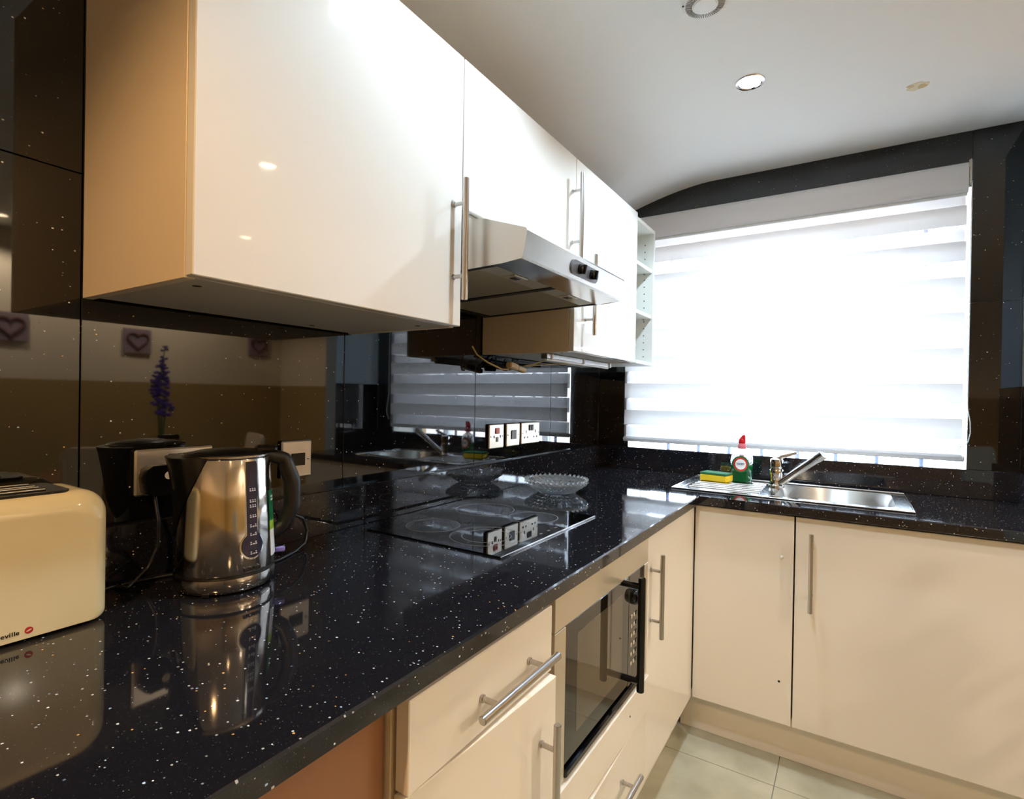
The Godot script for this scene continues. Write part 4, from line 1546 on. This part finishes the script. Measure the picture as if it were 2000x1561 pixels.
func smoke_alarm() -> void:
	var c := V(0.806, CEIL, 1.243)
	var o := thing("smoke_alarm", "round white smoke alarm with grille on the ceiling", "smoke alarm", c)
	var t := Transform3D(Basis(), c)
	var b := MB.new()
	b.lathe([P2(0.0, -0.041), P2(0.03, -0.0405), P2(0.05, -0.037), P2(0.058, -0.03), P2(0.063, -0.018), P2(0.066, -0.012), P2(0.066, 0.001)], 48, t)
	part(o, "housing", b, M["white plastic"])
	for k in 60:
		var a := TAU * k / 60.0
		b = MB.new()
		b.tube([c + V(sin(a) * 0.0315, -0.0404, cos(a) * 0.0315), c + V(sin(a) * 0.048, -0.0382, cos(a) * 0.048)], 0.0008, 4)
		part(o, "vent_slot", b, M["alarm grey"])
	b = MB.new()
	b.lathe([P2(0.0, -0.043), P2(0.0275, -0.0425), P2(0.028, -0.04)], 32, t)
	part(o, "test_button", b, M["white plastic"])
	b = MB.new()
	b.ball(c + V(-0.05, -0.036, 0.02), V(0.003, 0.002, 0.003), 8, 5)
	part(o, "indicator", b, M["alarm grey"])


# ---------------------------------------------------------------- dining area, seen mirrored in the wall tiles
func chair(at: Vector3, turn: float, m: String) -> Node3D:
	var o := thing("dining_chair", "x", "chair", Vector3.ZERO, "dining chairs")
	for s in [-1.0, 1.0]:
		var b := MB.new()
		b.tube([V(s * 0.18, 0, 0.19), V(s * 0.18, 0.44, 0.18)], [0.014, 0.018], 8)
		part(o, "leg", b, M[m])
		b = MB.new()
		b.tube([V(s * 0.18, 0, -0.22), V(s * 0.18, 0.44, -0.18), V(s * 0.185, 0.9, -0.23)], [0.014, 0.018, 0.015], 8)
		part(o, "leg", b, M[m])
	var b2 := MB.new()
	b2.cb(V(-0.21, 0.44, -0.2), V(0.21, 0.475, 0.22), 0.012)
	part(o, "seat", b2, M[m])
	b2 = MB.new()
	b2.xf = Transform3D(Basis(Vector3.RIGHT, -0.1), V(0, 0.68, -0.205))
	b2.prism(rrect(-0.2, -0.12, 0.2, 0.28, [0.02, 0.02, 0.06, 0.06], 6), 0.024, Transform3D(Basis(), V(0, 0, -0.012)), 0.6)
	part(o, "backrest", b2, M[m])
	o.position = at
	o.rotation.y = turn
	return o


func dining() -> void:
	var a := chair(V(2.36, 0, 1.26), 2.36, "chair cream")
	a.set_meta("label", "cream dining chair mirrored in the dark tiles left of the kettle's reflection")
	var z := chair(V(2.66, 0, 0.55), 0.3, "chair cream")
	z.set_meta("label", "cream dining chair mirrored in the tiles above the kettle lid")
	z = chair(V(2.1, 0, 2.3), 2.2, "chair blue")
	z.set_meta("label", "pale blue dining chair mirrored in the tiles above the toaster")
	var o := thing("dining_table", "round wooden dining table mirrored faintly in the wall tiles", "table", V(2.74, 0, 1.0))
	var b := MB.new()
	b.lathe([P2(0, 0.72), P2(0.54, 0.72), P2(0.55, 0.725), P2(0.55, 0.745), P2(0.54, 0.75), P2(0, 0.75)], 48, Transform3D(Basis(), V(2.74, 0, 1.0)))
	part(o, "tabletop", b, M["dining wood"])
	b = MB.new()
	b.lathe([P2(0, 0), P2(0.18, 0), P2(0.18, 0.02), P2(0.05, 0.06), P2(0.04, 0.4), P2(0.06, 0.7), P2(0.12, 0.72), P2(0, 0.72)], 28, Transform3D(Basis(), V(2.74, 0, 1.0)))
	part(o, "pedestal", b, M["dining wood"])
	# purple flower in a vase
	var c := V(2.27, 0.75, 1.115)
	o = thing("flower_vase", "vase with tall purple flower spikes, mirrored in the wall tiles above the kettle", "flower vase", c)
	b = MB.new()
	b.lathe([P2(0, 0.0), P2(0.035, 0.0), P2(0.045, 0.04), P2(0.045, 0.12), P2(0.03, 0.18), P2(0.036, 0.2), P2(0.03, 0.195), P2(0.0, 0.19)], 24, Transform3D(Basis(), c))
	part(o, "vase", b, M["stem green"])
	rng.seed = 21
	for e in [[0.0, 0.03, 0.78, -0.045], [0.03, -0.04, 0.69, 0.02], [-0.03, 0.01, 0.6, 0.04]]:
		var topp := c + V(e[0], e[2], e[1] + e[3])
		b = MB.new()
		b.tube([c + V(0, 0.17, 0), c + V(e[0] * 0.6, e[2] * 0.6, e[1] * 0.8), topp], [0.006, 0.005, 0.003], 6)
		var stem := part(o, "stem", b, M["stem green"])
		b = MB.new()
		for k in 46:
			var f := rng.randf()
			var at := (c + V(e[0] * 0.6, e[2] * 0.6, e[1] * 0.8)).lerp(topp, f)
			var w := lerpf(0.042, 0.012, f)
			b.ball(at + V(rng.randf_range(-w, w), rng.randf_range(-0.015, 0.015), rng.randf_range(-w, w)), V(0.014, 0.011, 0.014) * lerpf(1.1, 0.6, f), 6, 4)
		part(stem, "flower_spike", b, M["petal purple"])
	# heart pictures on the far wall
	for e in [[1.388, 1.575, "square heart picture mirrored at the photo's left edge"], [0.651, 1.55, "square heart picture mirrored to the left of the purple flower"], [-0.335, 1.60, "square heart picture mirrored nearest the window wall, under the cabinet"]]:
		var w := 0.186
		o = thing("heart_picture", e[2], "picture", V(XF - 0.01, e[1], e[0] + w / 2), "heart pictures on the dining wall")
		box(o, "canvas", V(XF - 0.022, e[1], e[0]), V(XF - 0.001, e[1] + w, e[0] + w), M["canvas lilac"], 0.002)
		b = MB.new()
		var pts := []
		for k in 41:
			var t := TAU * k / 40.0
			pts.append(V(XF - 0.026, e[1] + w * 0.52 + (13 * cos(t) - 5 * cos(2 * t) - 2 * cos(3 * t) - cos(4 * t)) * 0.0044, e[0] + w * 0.5 + 16 * pow(sin(t), 3) * 0.0044))
		b.tube(pts, 0.0085, 8, false)
		part(o, "heart_wreath", b, M["heart brown"])


func _ready() -> void:
	light_and_camera()
	make_materials()
	var cool := Color(0.82, 0.92, 1.0)
	var soft := Color(1.0, 0.94, 0.85)
	var warm := Color(1.0, 0.81, 0.58)
	downlight(V(0.84, CEIL, 0.761), true, 0.8, cool, "lit cool white ceiling downlight nearest the window")
	downlight(V(0.77, CEIL, 1.684), true, 0.55, cool, "cool white downlight mirrored at the top of the nearest wall cabinet door")
	downlight(V(1.879, CEIL, 1.192), false, 0.3, soft, "warm downlight mirrored as upper dot on the nearest wall cabinet door")
	downlight(V(3.059, CEIL, 0.589), false, 1.4, soft, "warm downlight mirrored as lower dot on the nearest wall cabinet door")
	downlight(V(3.2, CEIL, 1.6), false, 1.4, soft, "warm downlight mirrored in the tiles at the photo's left edge")
	downlight(V(0.84, CEIL, 3.1), false, 0.95, warm, "warm downlight behind the camera near the left wall")
	downlight(V(2.6, CEIL, 3.0), false, 0.4, warm, "warm downlight behind the camera over the dining area")
	room()
	blind()
	worktop()
	base_units()
	microwave()
	wall_units()
	hood()
	cabinet_lights()
	hob()
	sink()
	kettle()
	toaster()
	sockets()
	dish()
	washing_up()
	smoke_alarm()
	dining()
